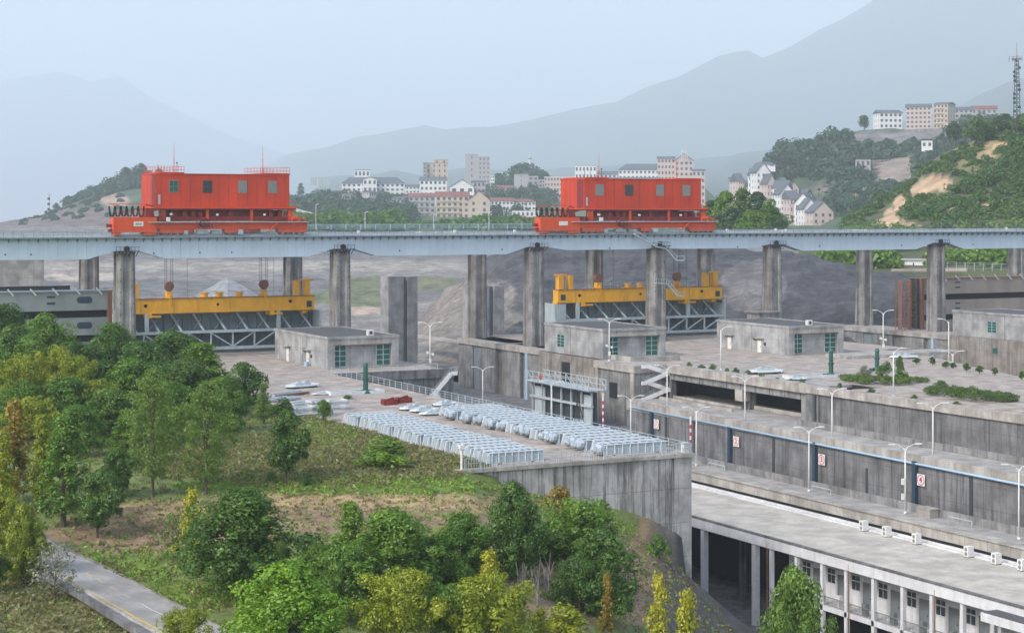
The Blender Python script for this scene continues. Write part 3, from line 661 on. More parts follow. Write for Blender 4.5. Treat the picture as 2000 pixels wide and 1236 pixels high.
    obj("panel_seam", sm, M_DRED, hs)
    obj("eave", MB().box(10.15, 38.45, 4.85, 16.15, 12.1, 12.25), M_RED, hs)
    for fr, op in ((.125, 0), (.375, 1), (.64, 0), (.87, 0)):
        x = 10.3 + fr * 28
        f = obj("window", MB().box(x - .95, x + .95, 4.92, 5.0, 8.4, 10.9), M_SHUT if not op else M_DARK, hs)
        g = MB()
        for q in ((-.82, -.06), (.06, .82)):
            g.box(x + q[0], x + q[1], 4.89, 4.92, 8.55, 9.6); g.box(x + q[0], x + q[1], 4.89, 4.92, 9.72, 10.78)
        obj("pane", g, M_GLASS if op else M_GREENGL if fr < .3 else M_SHUT, f)
    obj("side_door", MB().box(10.2, 10.3, 6.4, 7.5, 5.5, 7.9), M_DRED, hs); obj("louvre", MB().box(10.7, 11.1, 4.94, 5.0, 6.1, 8.0), M_STEEL, hs)
    obj("corner_recess_shade", MB().box(10.22, 10.3, 5.5, 8.2, 5.6, 12.0), M_DRED, hs)  # raised dark red strip stands in for the shade of a recess
    for (x0, x1, z) in ((10.8, 16.0, 12.25), (32.2, 38.4, 12.25)):
        p = obj("roof_platform", MB().box(x0, x1, 5.0, 15.5, z, z + .25), M_RED, hs); hr = MB()
        for y in (5.1, 15.4):
            for zz in (.75, 1.4): hr.bar((x0, y, z + zz), (x1, y, z + zz), .06)
            n = 9
            for k in range(n + 1): hr.box(x0 + (x1 - x0) * k / n - .03, x0 + (x1 - x0) * k / n + .03, y - .03, y + .03, z, z + 1.4)
        for x in (x0, x1):
            for zz in (.75, 1.4): hr.bar((x, 5.1, z + zz), (x, 15.4, z + zz), .06)
        obj("roof_railing", hr, M_ORG, p)
    obj("lightning_rod", MB().cyl((14.2, 6, 12.3), (14.2, 6, 15.5), .09, .07, 6).cyl((14.2, 6, 15.5), (14.2, 6, 18.3), .05, .02, 6), M_ORG, c)
    obj("lightning_rod", MB().cyl((32.9, 6, 12.3), (32.9, 6, 15.5), .09, .07, 6).cyl((32.9, 6, 15.5), (32.9, 6, 18.0), .05, .02, 6), M_ORG, c)
    obj("horn_mast", MB().cyl((14.8, 6, 12.3), (14.8, 6, 14.3), .05, n=6).sphere((14.8, 6, 14.4), .18).cyl((10.9, 6, 12.3), (10.9, 6, 14.0), .05, n=6).cyl((12.2, 6, 12.3), (12.2, 6, 13.8), .04, n=6), M_DARK, c)
    obj("side_platform", MB().box(38.3, 39.9, 5, 8, 5.5, 5.65).bar((39.8, 5, 6.6), (39.8, 8, 6.6), .07).bar((39.8, 5, 5.6), (39.8, 5, 6.6), .07).bar((38.4, 5, 6.6), (39.8, 5, 6.6), .07), M_ORG, c)
    obj("winch", MB().cyl((36.9, -.4, 3.2), (38.0, -.4, 3.2), .45, n=12).cyl((39, -.2, 3.0), (39.8, -.2, 3.0), .3, n=10).box(38.0, 38.4, -.8, .2, 2.6, 3.8), M_ORG, c)
    # festoon of hanging cables
    ft = MB().bar((-.7, -.6, 6.05), (6.4, -.6, 6.05), .16).bar((6.4, -.6, 6.05), (8.6, 1.5, 5.6), .3)
    for x in (.3, 5.6, 6.3): ft.bar((x, -.6, 3.5), (x, -.6, 6.05), .12)
    for z in (4.1, 4.6): ft.bar((.2, -.9, z), (6.3, -.9, z), .06)
    for k in range(8): ft.bar((.3 + k * .8, -.9, 3.5), (.3 + k * .8, -.9, 4.6), .06)
    obj("festoon_frame", ft, M_ORG, c)
    for k in range(6):
        cb = MB(); x0 = -.8 + k * 1.15
        for dx in (0, .16):
            pts = [(x0 + dx + u * 1.15, -.75 - dx, 6.0 - 2.3 * (1 - (2 * u - 1) ** 4)) for u in np.linspace(0.02, .98, 9)]
            for p, q in zip(pts[:-1], pts[1:]): cb.cyl(p, q, .09, n=5)
        obj("festoon_cable", cb, M_BLACK, c)
    return c
crane1 = make_crane("left red gantry crane on the bridge, beside the low hill with the banded mast")
crane2 = dup(crane1, (183.6, 345, 24.4), 0, "right red gantry crane on the bridge, before the pale town buildings", (1.145, 1, 1))
for c_ in crane2.children:
    if c_.name.split(".")[0] in ("machinery_house", "trolley_frame", "leg_column", "hoist_drum", "machinery_bracket", "junction_box", "lightning_rod", "horn_mast", "side_platform"):
        c_.location.x += 2.7; c_.scale.x = .97

# ------------------------------------------------------------------ yellow lifting beams with hoist ropes, bulkhead gates under them
def lifting_beam(label, X0, sc, hooks):
    t = thing("lifting_beam", label, "lifting beam", (X0, 359, 8.4), group="yellow lifting beams under the cranes", local=True); L = 41.7
    b = obj("box_beam", MB().box(0, L, -1.2, 1.2, 0, 2.9), M_YEL, t)
    obj("beam_flange", MB().box(-.1, L + .1, -1.35, 1.35, 2.9, 3.02).box(-.1, L + .1, -1.35, 1.35, -.1, 0), M_RUST, b)
    obj("web_hole", MB().cyl((5.2, -1.24, 1.6), (5.2, -1.1, 1.6), .38).cyl((L - 5.4, -1.24, 1.9), (L - 5.4, -1.1, 1.9), .38).cyl((L * .49, -1.24, 1.6), (L * .49, -1.1, 1.6), .3), M_BLACK, b)
    st = MB()
    for x in (4, 11, 16, 23, 29, 33, 37): st.box(x - .04, x + .04, -1.3, -1.2, 0, 2.9)
    obj("web_rib", st, M_YEL, b)
    for x in (.4, L - 2.0, 3.3 - .4, L - 4.2):
        if x in (2.9, L - 4.2): obj("guide_post", MB().box(x, x + .95, -.8, .8, 2.9, 6.2), M_YEL, t)
        else: obj("guide_post", MB().box(x, x + 1.15, -.8, .8, -.6, 6.3).box(x - .7, x + 2.2, -.3, .3, 6.2, 6.5).box(x - .6, x + .1, -1.1, 1.1, -.7, .3), M_YEL, t)
    for x in (1.2, L - 1.2):
        obj("guide_roller", MB().box(x - .55, x + .55, -1.3, -1.15, .6, 1.9).cyl((x - .2, -1.5, -.5), (x + .8, -1.5, -.5), .35), M_DARK, t)
    for i, x in enumerate((L * .43, L * .505, L * .61)): obj("hydraulic_unit", MB().cyl((x, 0, 3.0), (x, 0, 3.9), .75, n=12).cyl((x, 0, 3.9), (x, 0, 4.1), .95, n=12).box(x - 1.3, x + 1.3, -.9, .9, 2.95, 3.15), M_YEL, t)
    hr = MB(); 
    for z in (3.9, 4.4): hr.bar((11, -1.2, z), (L - 8, -1.2, z), .05)
    for k in range(13): hr.box(11 + k * 1.8, 11.05 + k * 1.8, -1.22, -1.17, 3.0, 4.4)
    obj("beam_railing", hr, M_STEEL, t)
    for x in (hooks[0] / sc, hooks[1] / sc):
        obj("hanger", MB().box(x - .55, x + .55, -.7, .7, 2.9, 4.4).box(x - 1.3, x - .4, -.2, .2, 2.95, 3.3).box(x - .25, x + .25, -1.35, 1.35, 1.6, 3.8), M_YEL, t)
        blk = obj("hook_block", MB().cyl((x, -.5, 5.5), (x, .5, 5.5), .95, n=14).box(x - .4, x + .4, -.6, .6, 4.2, 5.6), M_RUST, t)
        rp = MB()
        for dx in (-.85, -.45, .4, .8): rp.cyl((x + dx, 0, 5.6), (x + dx, 0, 15.7), .05, n=5)
        obj("hoist_rope", rp, M_DARK, blk)
    for x in (L * .27, L * .72): obj("power_cable", MB().cyl((x + 3, 0, 3), (x + 3, 0, 15.7), .035, n=4), M_DARK, t)
    for x in (6.0, L - 9.5): obj("lug", MB().box(x - .5, x + .4, -1.6, 1.6, -.9, 0).box(x, x + 2.2, -1.9, -1.3, -.75, -.4), M_YEL, t)
    t.scale = (sc, 1, 1); return t
lifting_beam("left yellow lifting beam hanging on ropes above the steel bulkhead, one end behind a pier", 95.0, 1.0, (10.4, 30.8))
lifting_beam("right yellow lifting beam hanging on ropes, crossed by the pier with stairs", 195.7, 1.07, (11.1, 32.6))
def bulkhead(label, X0, sc):
    t = thing("bulkhead_gate", label, "bulkhead gate", (X0, 359, 0), group="bulkhead gates under the yellow beams", local=True); L = 43.0
    obj("skin_plate", MB().box(0, L, 2.6, 3.0, 0, 8.1).box(0, L, 2.2, 2.6, 7.9, 8.1), M_PLATE, t)
    rb = MB()
    for k in range(22): rb.box(k * 2.0 + .4, k * 2.0 + .5, 2.0, 2.6, 1.0, 8.0)
    for z in (6.4, 3.4, 2.2): rb.box(0, L, 2.2, 2.6, z, z + .12)
    obj("back_ribs", rb, M_PLATE, t)
    obj("upper_chord", MB().box(0, L, -2.3, -1.7, 4.25, 4.75).box(0, L, -2.3, 2.2, 4.2, 4.25), M_STEEL, t)
    obj("lower_chord", MB().box(0, L, -2.3, -1.6, .75, 1.3).box(0, L, -2.3, 2.2, .7, .75), M_STEEL, t)
    obj("bottom_plate", MB().box(0, L, -1.4, 2.2, 0, .25).box(0, L, -1.4, -1.2, .25, .7), M_PLATE, t)
    for k in range(9):
        x = 2.5 + k * 4.7
        obj("strut", MB().bar((x, 2.2, 7.9), (x + 1.1, -1.9, 4.6), .3, .3), M_STEEL, t); obj("strut", MB().bar((x, 2.2, 4.8), (x + 1.6, 1.9, 6.9), .14, .14), M_STEEL, t)
    for k in range(10):
        x = .3 + k * 4.7; obj("truss_post", MB().box(x - .15, x + .15, -2.1, -1.8, 1.3, 4.25), M_STEEL, t)
        if k < 9:
            a, b = ((4.2, 1.3) if k < 5 else (1.3, 4.2)); obj("truss_diagonal", MB().bar((x, -1.95, a), (x + 4.7, -1.95, b), .26, .26), M_STEEL, t)
    for x in (3.6 + 2.2, L - 9.0): obj("lifting_post", MB().box(x - .4, x + .4, -1.5, -.9, 4.7, 8.4), M_STEEL, t)
    obj("end_plate", MB().box(-.1, 0, -2.3, 3.0, 0, 8.3).box(-.4, 2.3, -2.4, -2.3, 4.75, 8.2), M_STEEL, t); obj("end_plate", MB().box(L, L + .5, -2.2, 3.0, 0, 8.3), M_STEEL, t)
    t.scale = (sc, 1, 1); return t
bulkhead("pale blue steel bulkhead gate under the left yellow beam, partly behind trees", 94.6, 1.0)
bulkhead("pale blue steel bulkhead gate under the right yellow beam, partly behind the middle concrete house", 194.6, 1.06)

# ------------------------------------------------------------------ stored mitre gates
def mitre_gate(label, X0, X1, z0, z1, mat, end_left):
    t = thing("lock_gate", label, "lock gate", (X0, 353, z0)); H = z1 - z0
    f = [0, .16, .26, .41, .50, .66, .74, 1.0]; f = [0, .245, .35, .61, .72, 1.0]
    zz = [z0 + H * q for q in f]
    body = MB().box(X0, X1, 354.2, 358, z0, z1)
    obj("gate_core", body, M_BLACK, t)
    for i in (0, 2, 4): obj("skin_panel", MB().box(X0, X1, 353, 354.2, zz[i], zz[i + 1]), mat, t)
    s = 1 if end_left else -1; xe = X0 if end_left else X1
    obj("end_post", MB().box(min(xe, xe - s * .8), max(xe, xe - s * .8), 352.6, 353.4 if end_left else 358.4, z0, z1 + .1), M_RUST, t)
    hb = MB(); sb = MB()
    for i in (0, 2, 4):
        zc = (zz[i] + zz[i + 1]) / 2 + (.2 if i else .4)
        x = xe + s * 4.6; hb = MB(); hb.prism([(x - 1.5, zc - .3), (x - 1.1, zc - .65), (x + 1.1, zc - .65), (x + 1.5, zc - .3), (x + 1.5, zc + .3), (x + 1.1, zc + .65), (x - 1.1, zc + .65), (x - 1.5, zc + .3)], 352.95, 353.05, axis='y'); obj("access_hole", hb, M_NAVY, t)
        for dz in (-.75, .5): obj("slot_hole", MB().prism([(xe + s * 11.2 - .8, zc + dz), (xe + s * 11.2 + .8, zc + dz), (xe + s * 11.2 + .8, zc + dz + .4), (xe + s * 11.2 - .8, zc + dz + .4)], 352.95, 353.05, axis='y'), M_NAVY, t)
    pass
    tp = MB().box(X0, X1, 352.8, 358.2, z1, z1 + .15); br = MB()
    k = X0 + 1.5
    while k < X1 - 1: br.bar((k, 352.6, z1 + .75), (k + 1.1, 352.2, z1 - .55), .28, .28); k += 4.3
    obj("top_edge", tp, M_RUST if end_left else M_PLATE, t); obj("timber_bracket", br, M_STEEL, t)
    return t
mitre_gate("huge blue-grey stored lock gate with dark bands and oblong holes at far left", 40, 91.2, .2, 13.4, M_GATE, False)
tag(obj("gate_walkway_beam", MB().box(40, 86, 362.5, 363.5, 13.4, 14.1).box(40, 86, 362.4, 363.6, 14.1, 14.25), M_DARK), "dark steel walkway beam lying behind the top of the grey lock gate", "steel beam")
mitre_gate("huge brown stored lock gate with dark bands behind a bridge pier at the right", 297.5, 352, -1.6, 12.3, M_GATEB, True)
sc = thing("scaffold_tower", "rusty open scaffold tower at the left end of the brown lock gate", "scaffold", (293, 354, -1))
mb = MB()
for x in (291.2, 293, 294.8):
    for y in (352.5, 356): mb.box(x - .07, x + .07, y - .07, y + .07, -1, 12.2)
obj("upright", mb, M_RUST, sc); mb = MB()
for k in range(14):
    z = -.6 + k * .95; mb.bar((291.2, 352.5, z), (294.8, 352.5, z), .08); mb.bar((291.2, 356, z), (294.8, 356, z), .08)
    if k % 2: mb.bar((291.2, 352.5, z), (294.8, 352.5, z + 1.9 if k < 12 else z), .07)
obj("cross_bar", mb, M_RUST, sc); obj("ladder_mesh", MB().box(293.4, 293.5, 352.6, 354, -1, 12).box(291.6, 291.7, 354, 355.5, -1, 12), M_RUST, sc)
# ------------------------------------------------------------------ lock walls
def lock_block(label, X, Y0, Y1, z1, zb):
    t = thing("lock_wall_block", label, "lock wall", (X, Y0, zb)); nm = (Y1 - Y0) / 4
    obj("wall_body", MB().box(X + .9, X + 9, Y0, Y1, zb, z1 - 1.1).box(X, X + .9, Y0, Y0 + 8.4, zb, z1 - 1.1).box(X, X + .9, Y0 + 10.2, Y0 + 17.5, zb, z1 - 1.1)
        .box(X, X + .9, Y0 + 22, Y0 + 30.2, zb, z1 - 1.1).box(X, X + .9, Y0 + 33.5, Y1, zb, z1 - 1.1), C_WALL, t)
    obj("coping_band", MB().box(X - .35, X + 9, Y0 - .3, Y0 + 19, z1 - 1.1, z1).box(X - .1, X + 9, Y0 + 19.02, Y0 + 21, z1 - 1.1, z1 - .03).box(X - .35, X + 9, Y0 + 21.02, Y1, z1 - 1.1, z1), C_BAND, t)
    obj("guide_slot", MB().box(X + .3, X + .9, Y0 + 30.25, Y0 + 33.45, zb, z1 - 1.12), M_PLATE, t)
    obj("drain_pipe", MB().box(X - .35, X - .05, Y0 + 6.2, Y0 + 7.0, zb, z1 - 1.12), M_PIPE, t)
    obj("gauge_strip", MB().box(X + .3, X + .88, Y0 + 17.6, Y0 + 19, zb, z1 - 1.12), C_BROWN, t)
    return t
lock_block("tall grey lock wall with a dark blue slot, left of the middle concrete house", 178.3, 333, 374, 0.0, -12)
lock_block("tall grey concrete lock wall with a blue pipe, behind the ball shrubs at the right", 288.5, 332, 376, -.3, -13)
t = thing("lock_wall", "weathered brownish lock wall with a square opening below the middle concrete house", "lock wall", (178, 291, -12))
obj("wall_body", MB().box(177.5, 183, 303.6, 333, -12, -.15), C_BROWN, t)
obj("wall_opening", MB().box(177.44, 177.5, 319.5, 323, -5.6, -1.6), M_BLACK, t)  # flat black panel paints the opening's shaded inside
t = thing("lock_wall", "weathered brownish lock wall below the concrete house at the right edge", "lock wall", (287, 291, -12))
obj("wall_body", MB().box(287.2, 293, 270, 332, -12, -.15), C_BROWN, t); obj("buttress", MB().box(285.8, 287.2, 299, 304.5, -12, -.9), C_WALL, t)
obj("green_niche", MB().box(287.1, 287.2, 315, 316.5, -3.4, -2.2), M_GREENGL, t)
t = thing("head_block", "grey concrete lock head block with a dark door opening, left of the zigzag stairs", "lock wall", (175, 289, -12))
obj("wall_body", MB().box(174.6, 181.2, 289.2, 303.5, -12, -1.2), C_WALL, t)
obj("coping_band", MB().box(174.2, 181.4, 288.9, 304.2, -1.2, .15), C_BAND, t)
obj("corner_frame", MB().box(174.3, 174.6, 289.2, 290.4, -12, -1.2), C_BAND, t); obj("corner_frame", MB().box(174.3, 174.6, 302.6, 303.6, -12, -1.2), C_BAND, t)
obj("door_opening", MB().box(174.53, 174.6, 295.6, 298.6, -6.6, -3.6), M_BLACK, t)  # thin black panel stands in for the shade behind the doorway
tag(obj("roof_kerb", MB().box(178.6, 190, 297.5, 298.4, 0, 1.0).box(178.6, 179.4, 298.4, 305, 0, 1.0), C_LIGHT), "pale low concrete parapet at the foot of the middle concrete house", "parapet")
# gate machine in the recess
t = thing("gate_machinery", "pale steel gate frame with platform trusses in the wall recess below the middle house", "gate machinery", (165, 286, -11))
fr = MB()
for y in np.arange(288.6, 313, 3.9): fr.box(164.8, 165.1, y - .15, y + .15, -11, -4.4)
for z in (-4.4, -7.2): fr.box(164.6, 165.2, 288.4, 312.5, z, z + .4)
obj("frame", fr, M_STEEL, t); obj("panel", MB().box(165.6, 166, 288.4, 312.4, -11, -4.4), M_DARK, t)
obj("door_leaf", MB().box(165.15, 165.4, 307.5, 311.5, -11, -5), M_STEEL, t); obj("door_leaf", MB().box(165.15, 165.4, 289, 292, -11, -5), M_STEEL, t)
tr = MB().box(163.6, 167.5, 287.5, 312.5, -4.0, -3.85)
for x in (163.7, 167.4):
    for z in (-3.0, -2.0): tr.bar((x, 287.5, z), (x, 312.5, z), .1)
    for y in np.arange(287.6, 312.6, 2.2): tr.box(x - .06, x + .06, y - .06, y + .06, -3.9, -2.0)
    for y in np.arange(287.6, 310, 4.4): tr.bar((x, y, -3.85), (x, y + 2.2, -2.0), .08)
obj("platform_truss", tr, M_STEEL, t)
obj("ladder", MB().bar((164.4, 290, -11), (164.4, 294, -4), .12).bar((164.4, 290.8, -11), (164.4, 294.8, -4), .12).bar((164, 295, -11), (164, 291, -4), .12), M_DARK, t)
obj("life_ring", MB().cyl((163.5, 306, -2.9), (163.4, 306, -2.9), .45), M_RED, t)
tag(obj("undercroft_back_wall", MB().box(189.4, 190, 237, 291, -6, -.1).box(182, 189.4, 290.5, 291, -6, -.1).box(182, 189.4, 236.2, 236.8, -6, -.1), M_BLACK), "back wall, painted black for shade, of the open undercroft below the terrace edge", "wall")  # black colour puts the undercroft's shade onto its inner walls
# terrace edge: fascia beam with hanging ribs over the dark undercroft, then solid wall
t = thing("terrace_edge", "long concrete terrace edge beam over the dark open undercroft, left of the solid terrace wall", "concrete edge beam", (181, 265, -2))
obj("deck_slab", MB().box(182.0, 190, 243, 290.4, -.6, -.05), C_BAND, t)
obj("parapet_beam", MB().box(180.4, 182.0, 243, 287, -1.2, .35), C_BAND, t)
fb = MB().box(181.0, 182.0, 243, 287, -2.45, -1.2); obj("fascia", fb, C_WALL, t)
fb = MB()
for y in np.arange(246, 287, 4.4): fb.box(180.94, 181.0, y - .05, y + .05, -2.45, -1.2)
obj("fascia_joint", fb, M_DARK, t)
obj("drop_column", MB().box(181, 182.6, 263.2, 265.4, -4.4, -2.45), C_BAND, t); obj("column", MB().box(182.6, 184, 263.2, 265.4, -6, -2.75), C_DARK, t)
obj("end_pillar", MB().box(180.8, 186, 243, 245.5, -6, -2.45), C_WALL, t)
obj("undercroft_screen", MB().box(181.6, 182, 264.5, 287, -5.9, -5.5).box(183.5, 183.7, 245.6, 263, -5.9, -5.2), C_LIGHT, t)
t = thing("terrace_wall", "long plain grey retaining wall of the planted terrace at the right", "retaining wall", (180, 240, -6))
obj("wall_face", MB().box(179.9, 184, 239.6, 243, -6, -.95).prism([(180.2, 239.6), (184, 239.6), (184.6, 200), (186.5, 120), (182.6, 120), (180.6, 200)], -6, -.95), C_DARK, t)
obj("coping_band", MB().box(179.6, 182, 239.4, 243, -.95, .35).prism([(179.7, 239.4), (181.2, 239.4), (181.8, 200), (183.6, 120), (182.1, 120), (180.2, 200)], -.95, .3), C_BAND, t)
obj("pillar", MB().box(179.7, 179.9, 240.2, 240.6, -6, -.95), M_DARK, t)
tag(obj("low_barrier", MB().box(176.6, 177.0, 120, 241, -6, -5.0), C_WALL), "low concrete barrier along the foot of the long grey terrace wall", "barrier")
tag(obj("undercroft_barrier", MB().box(178.0, 178.3, 262, 286, -6, -5.45), C_LIGHT), "low pale barrier with slots in front of the dark undercroft", "barrier")
# zigzag stairs (two)
def zig_stairs(label, X, Y0, dY, zt, zb, flights, mirror=1, axis='y'):
    t = thing("zigzag_stairs", label, "stairs", (X, Y0, zb), group="white zigzag stairs on the lock walls")
    st = MB(); rl = MB(); pl = MB(); h = (zt - zb) / flights
    P = (lambda u, z, o=0: (X + o, Y0 + u, z)) if axis == 'y' else (lambda u, z, o=0: (X + u, Y0 + o, z))
    for k in range(flights):
        z1 = zt - k * h; z0 = z1 - h
        a, b = (0.0, dY) if (k % 2 == 0) == (mirror > 0) else (dY, 0.0)
        e = (b - a) * .22
        for o in (-1.3 - (k % 2) * .1,):
            st.bar(P(a, z1, o), P(a + e, z1, o), .15, .7); st.bar(P(a + e, z1, o), P(b - e * .5, z0, o), .15, .8); st.bar(P(b - e * .5, z0, o), P(b, z0, o), .15, .7)
            for q in (.7, 1.1): rl.bar(P(a + e, z1 + q, o), P(b - e * .5, z0 + q, o), .045); rl.bar(P(a, z1 + q, o), P(a + e, z1 + q, o), .045)
            for m in range(6):
                f = m / 5; u = a + e + (b - e * 1.5 - a) * f; z = z1 + (z0 - z1) * f; rl.bar(P(u, z, o), P(u, z + 1.1, o), .04)
        n = 9
        for m in range(n):
            f = (m + .5) / n; u = a + e + (b - 1.5 * e - a) * f; z = z1 - h * f
            q = P(u, z, -1.2); w = abs(dY) / n * .4
            if axis == 'y': pl.box(q[0], q[0] + 1.1, q[1] - w, q[1] + w, z - .1, z)
            else: pl.box(q[0] - w, q[0] + w, q[1], q[1] + 1.1, z - .1, z)
    obj("stringer", st, M_TWHITE, t); obj("stair_rail", rl, M_STEEL, t); obj("tread", pl, C_BAND, t); return t
zig_stairs("white zigzag stairs between the lock head block and the dark undercroft, four flights", 174.9, 288.6, 7.0, .1, -6, 4, 1, axis='x')
zig_stairs("white zigzag stairs at the foot of the plaza wall, left of the tall lock wall", 136.4, 299.6, 5.6, -.6, -8.4, 2, -1, axis='x')
tag(obj("stair_back_wall", MB().box(181.2, 182.4, 286.9, 290.4, -6, -.1), C_DARK), "dark grey concrete pier right of the undercroft's zigzag stairs", "wall")
tag(obj("plaza_end_wall", MB().box(119.5, 142.3, 300.6, 301.45, -12, -1.5).box(119.5, 142.3, 300.3, 301.45, -1.5, .05), C_DARK), "grey plaza end wall with pale coping behind the left zigzag stairs", "retaining wall")

# numbered wall
t = thing("numbered_wall", "long stained grey lock wall with blue pipe and four round number signs", "lock wall", (159, 200, -11))
WY0, WY1 = 120, 265.9
obj("wall_body", MB().box(159, 160.2, WY0, WY1, -12, -4.9), C_DARK, t)
obj("parapet", MB().prism([(WY0, -4.9), (WY1, -4.9), (WY1, -3.2), (WY0, -4.1)], 158.8, 160.3, axis='x'), C_BAND, t)
obj("blue_pipe", MB().cyl((158.6, WY0, -5.2), (158.6, WY1 - 1, -4.35), .16, n=8), M_PIPE, t, smooth=True)
for px0 in (1275, 1428, 1594, 1789):
    y = y_on(px0, 159); obj("fender_post", MB().box(158.45, 159, y - .45, y + .25, -11, -4.5), M_NAVY, t)
for px0, w in ((1300, .5), (1510, .45), (1692, .35), (1895, .5)):
    y = y_on(px0, 159); obj("expansion_joint", MB().box(158.93, 159, y - w, y + w * .3, -11, -4.6 if px0 != 1692 else -6.8), M_DARK, t)
tag(obj("roadside_barrier", MB().box(157.3, 157.7, WY0, 262, -11, -9.95), C_WALL), "low stained concrete barrier at the foot of the numbered wall", "barrier")
tag(obj("guide_kerb", MB().box(149.9, 151.6, 90, 300, -11.9, -10.6).box(149.7, 151.8, 90, 300, -10.6, -10.4), C_LIGHT), "long pale concrete guide kerb between the lower road and the white building's roof", "kerb")
tag(obj("roof_gap_shade", MB().box(150.1, 150.3, 90, 300, -24.5, -12.0), M_BLACK), "black sheet painting the shade in the gap behind the white building's roof", "wall")  # black sheet laid over the road's side paints the gap's shade
def txt(s, size):
    cu = bpy.data.curves.new("glyph", 'FONT'); cu.body = s; cu.size = size; cu.extrude = 0.02; cu.align_x = 'CENTER'; cu.align_y = 'CENTER'; cu.offset = 0.012
    o = bpy.data.objects.new("glyph", cu); COL.objects.link(o); dg = bpy.context.evaluated_depsgraph_get()
    me = bpy.data.meshes.new_from_object(o.evaluated_get(dg)); bpy.data.objects.remove(o); return me
for i, (px0, py0) in enumerate(((1282, 828), (1438, 862), (1605, 897), (1799, 937))):
    y = y_on(px0, 158.7); q = proj(158.7, y, -7); z = CAMZ - (py0 - HOR) * q[2] / FPX
    s = thing("number_sign", "white wall sign with a red ring and the number %s" % ("one", "two", "three", "four")[i], "sign", (158.7, y, z), -math.pi / 2, "round number signs on the lock wall", local=True)
    obj("board", MB().box(-.78, .78, -.05, 0, -.78, .78), M_WHITE, s)
    rg = MB(); n = 24
    for k in range(n):
        a0, a1 = 2 * math.pi * k / n, 2 * math.pi * (k + 1) / n
        rg.add([(math.cos(a) * r, -.07, math.sin(a) * r) for a, r in ((a0, .6), (a1, .6), (a1, .7), (a0, .7))], [(0, 1, 2, 3)])
    obj("ring", rg, M_SIGNRED, s)
    me = txt(str(i + 1), 1.1); me.materials.clear(); me.materials.append(M_SIGNRED)
    g = bpy.data.objects.new("numeral", me); COL.objects.link(g); g.parent = s; g.rotation_euler = (math.pi / 2, 0, 0); g.location = (0, -.08, 0)

# small things on the lower road
for px0, py0, lab in ((1400, 912, "near the big retaining wall corner"), (1604, 966, "beside the third lamp of the lower road"), (1875, 1034, "left of the lamp at the right edge")):
    y = y_on(px0, 155.6); p = (155.6, y, -11)
    tag(obj("guard_hoop", MB().bar((155.6, y - 2.2, -11), (155.6, y - 2.2, -10.1), .1).bar((155.6, y + 2.2, -11), (155.6, y + 2.2, -10.1), .1).bar((155.6, y - 2.2, -10.1), (155.6, y + 2.2, -10.1), .1), M_STEEL, loc=p),
        "low white guard hoop " + lab, "guard hoop", "low guard hoops on the lower road")
y = y_on(1813, 156.4)
tag(obj("concrete_box", MB().box(155.6, 157.1, y - 1.2, y + 1.2, -11, -9.9).box(155.5, 157.2, y - 1.3, y + 1.3, -9.9, -9.75), C_LIGHT, loc=(156.4, y, -11)), "grey concrete box with pale lid on the lower road by sign four", "box")

# lamps
for px0, lab in ((943, "street lamp in front of the tall lock wall with the dark blue slot"), (1077, "street lamp in front of the pale steel gate machinery"), (1232, "street lamp in front of the lock head block's right end"),
                 (1360, "street lamp on the lower road between number signs one and two"), (1580, "street lamp on the lower road just left of number sign three"), (1768, "street lamp with two white boxes on its pole, left of number sign four"),
                 (1990, "street lamp on the lower road at the right edge of the view")):
    X = 155.2 if px0 != 943 else 158; lamp("white double-arm " + lab, X, y_on(px0, X), -11, 9.2, 2, math.radians(-20), boxes=(px0 == 1768))
for px0, lab in ((1303, "beside the zigzag stairs of the undercroft"), (1455, "in front of the undercroft's drop column"), (1625, "in front of the terrace wall's left end"), (1822, "in front of the long plain terrace wall")):
    X = 165; lamp("white double-arm street lamp on the terrace road " + lab, X, y_on(px0, X), -6, 8.6, 2, math.radians(-20))
p = on_level(840, 721, 0); lamp("white double-arm street lamp on the plaza end, left of the tall lock wall", p.x, p.y, 0, 8.6, 2, math.radians(-20), clamp=True)
p = on_level(1190, 706, 0); lamp("white double-arm street lamp with floodlights at the front of the middle concrete house", p.x, p.y, 0, 8.2, 2, math.radians(-20), clamp=True)
p = on_level(1408, 724, 0); lamp("white single-arm street lamp left of the two-door concrete house, above the terrace edge", p.x, p.y, 0, 8.0, 1, math.radians(170))
p = on_level(1745, 776, 0); lamp("white single-arm street lamp in front of the oval hedge with topiary", p.x, p.y, 0, 7.6, 1, math.radians(170))
p = on_level(1725, 690, 0); lamp("tall white street lamp with floodlights in front of the rusty scaffold tower", p.x, p.y, 0, 8.8, 2, math.radians(-20), clamp=True)
p = on_level(1853, 711, 0); lamp("white single-arm street lamp in front of the right-hand lock wall block", p.x, p.y, 0, 8.6, 1, math.radians(-20))
p = on_level(1861, 713, 0); lamp("short white double-arm lamp among the ball shrubs", p.x, p.y, 0, 2.6, 2, math.radians(-20))
def gauge(lab, px0, X, z0, h, y=None):
    y = y_on(px0, X); t = thing("gauge_post", lab, "gauge post", (X, y, z0), group="red and white gauge posts")
    obj("post_body", MB().cyl((X, y, z0), (X, y, z0 + h), .16, n=10), M_WHITE, t); n = int(h / 1.2)
    for k in range(n): obj("red_band", MB().cyl((X, y, z0 + .3 + k * 1.2), (X, y, z0 + .9 + k * 1.2), .175, n=10), M_SIGNRED, t)
gauge("red and white banded gauge post before the lock head block", 1178, 158.2, -11, 8.3); gauge("faded red and white gauge post left of the lamp on the lower road", 1349, 158.2, -11, 7.0)

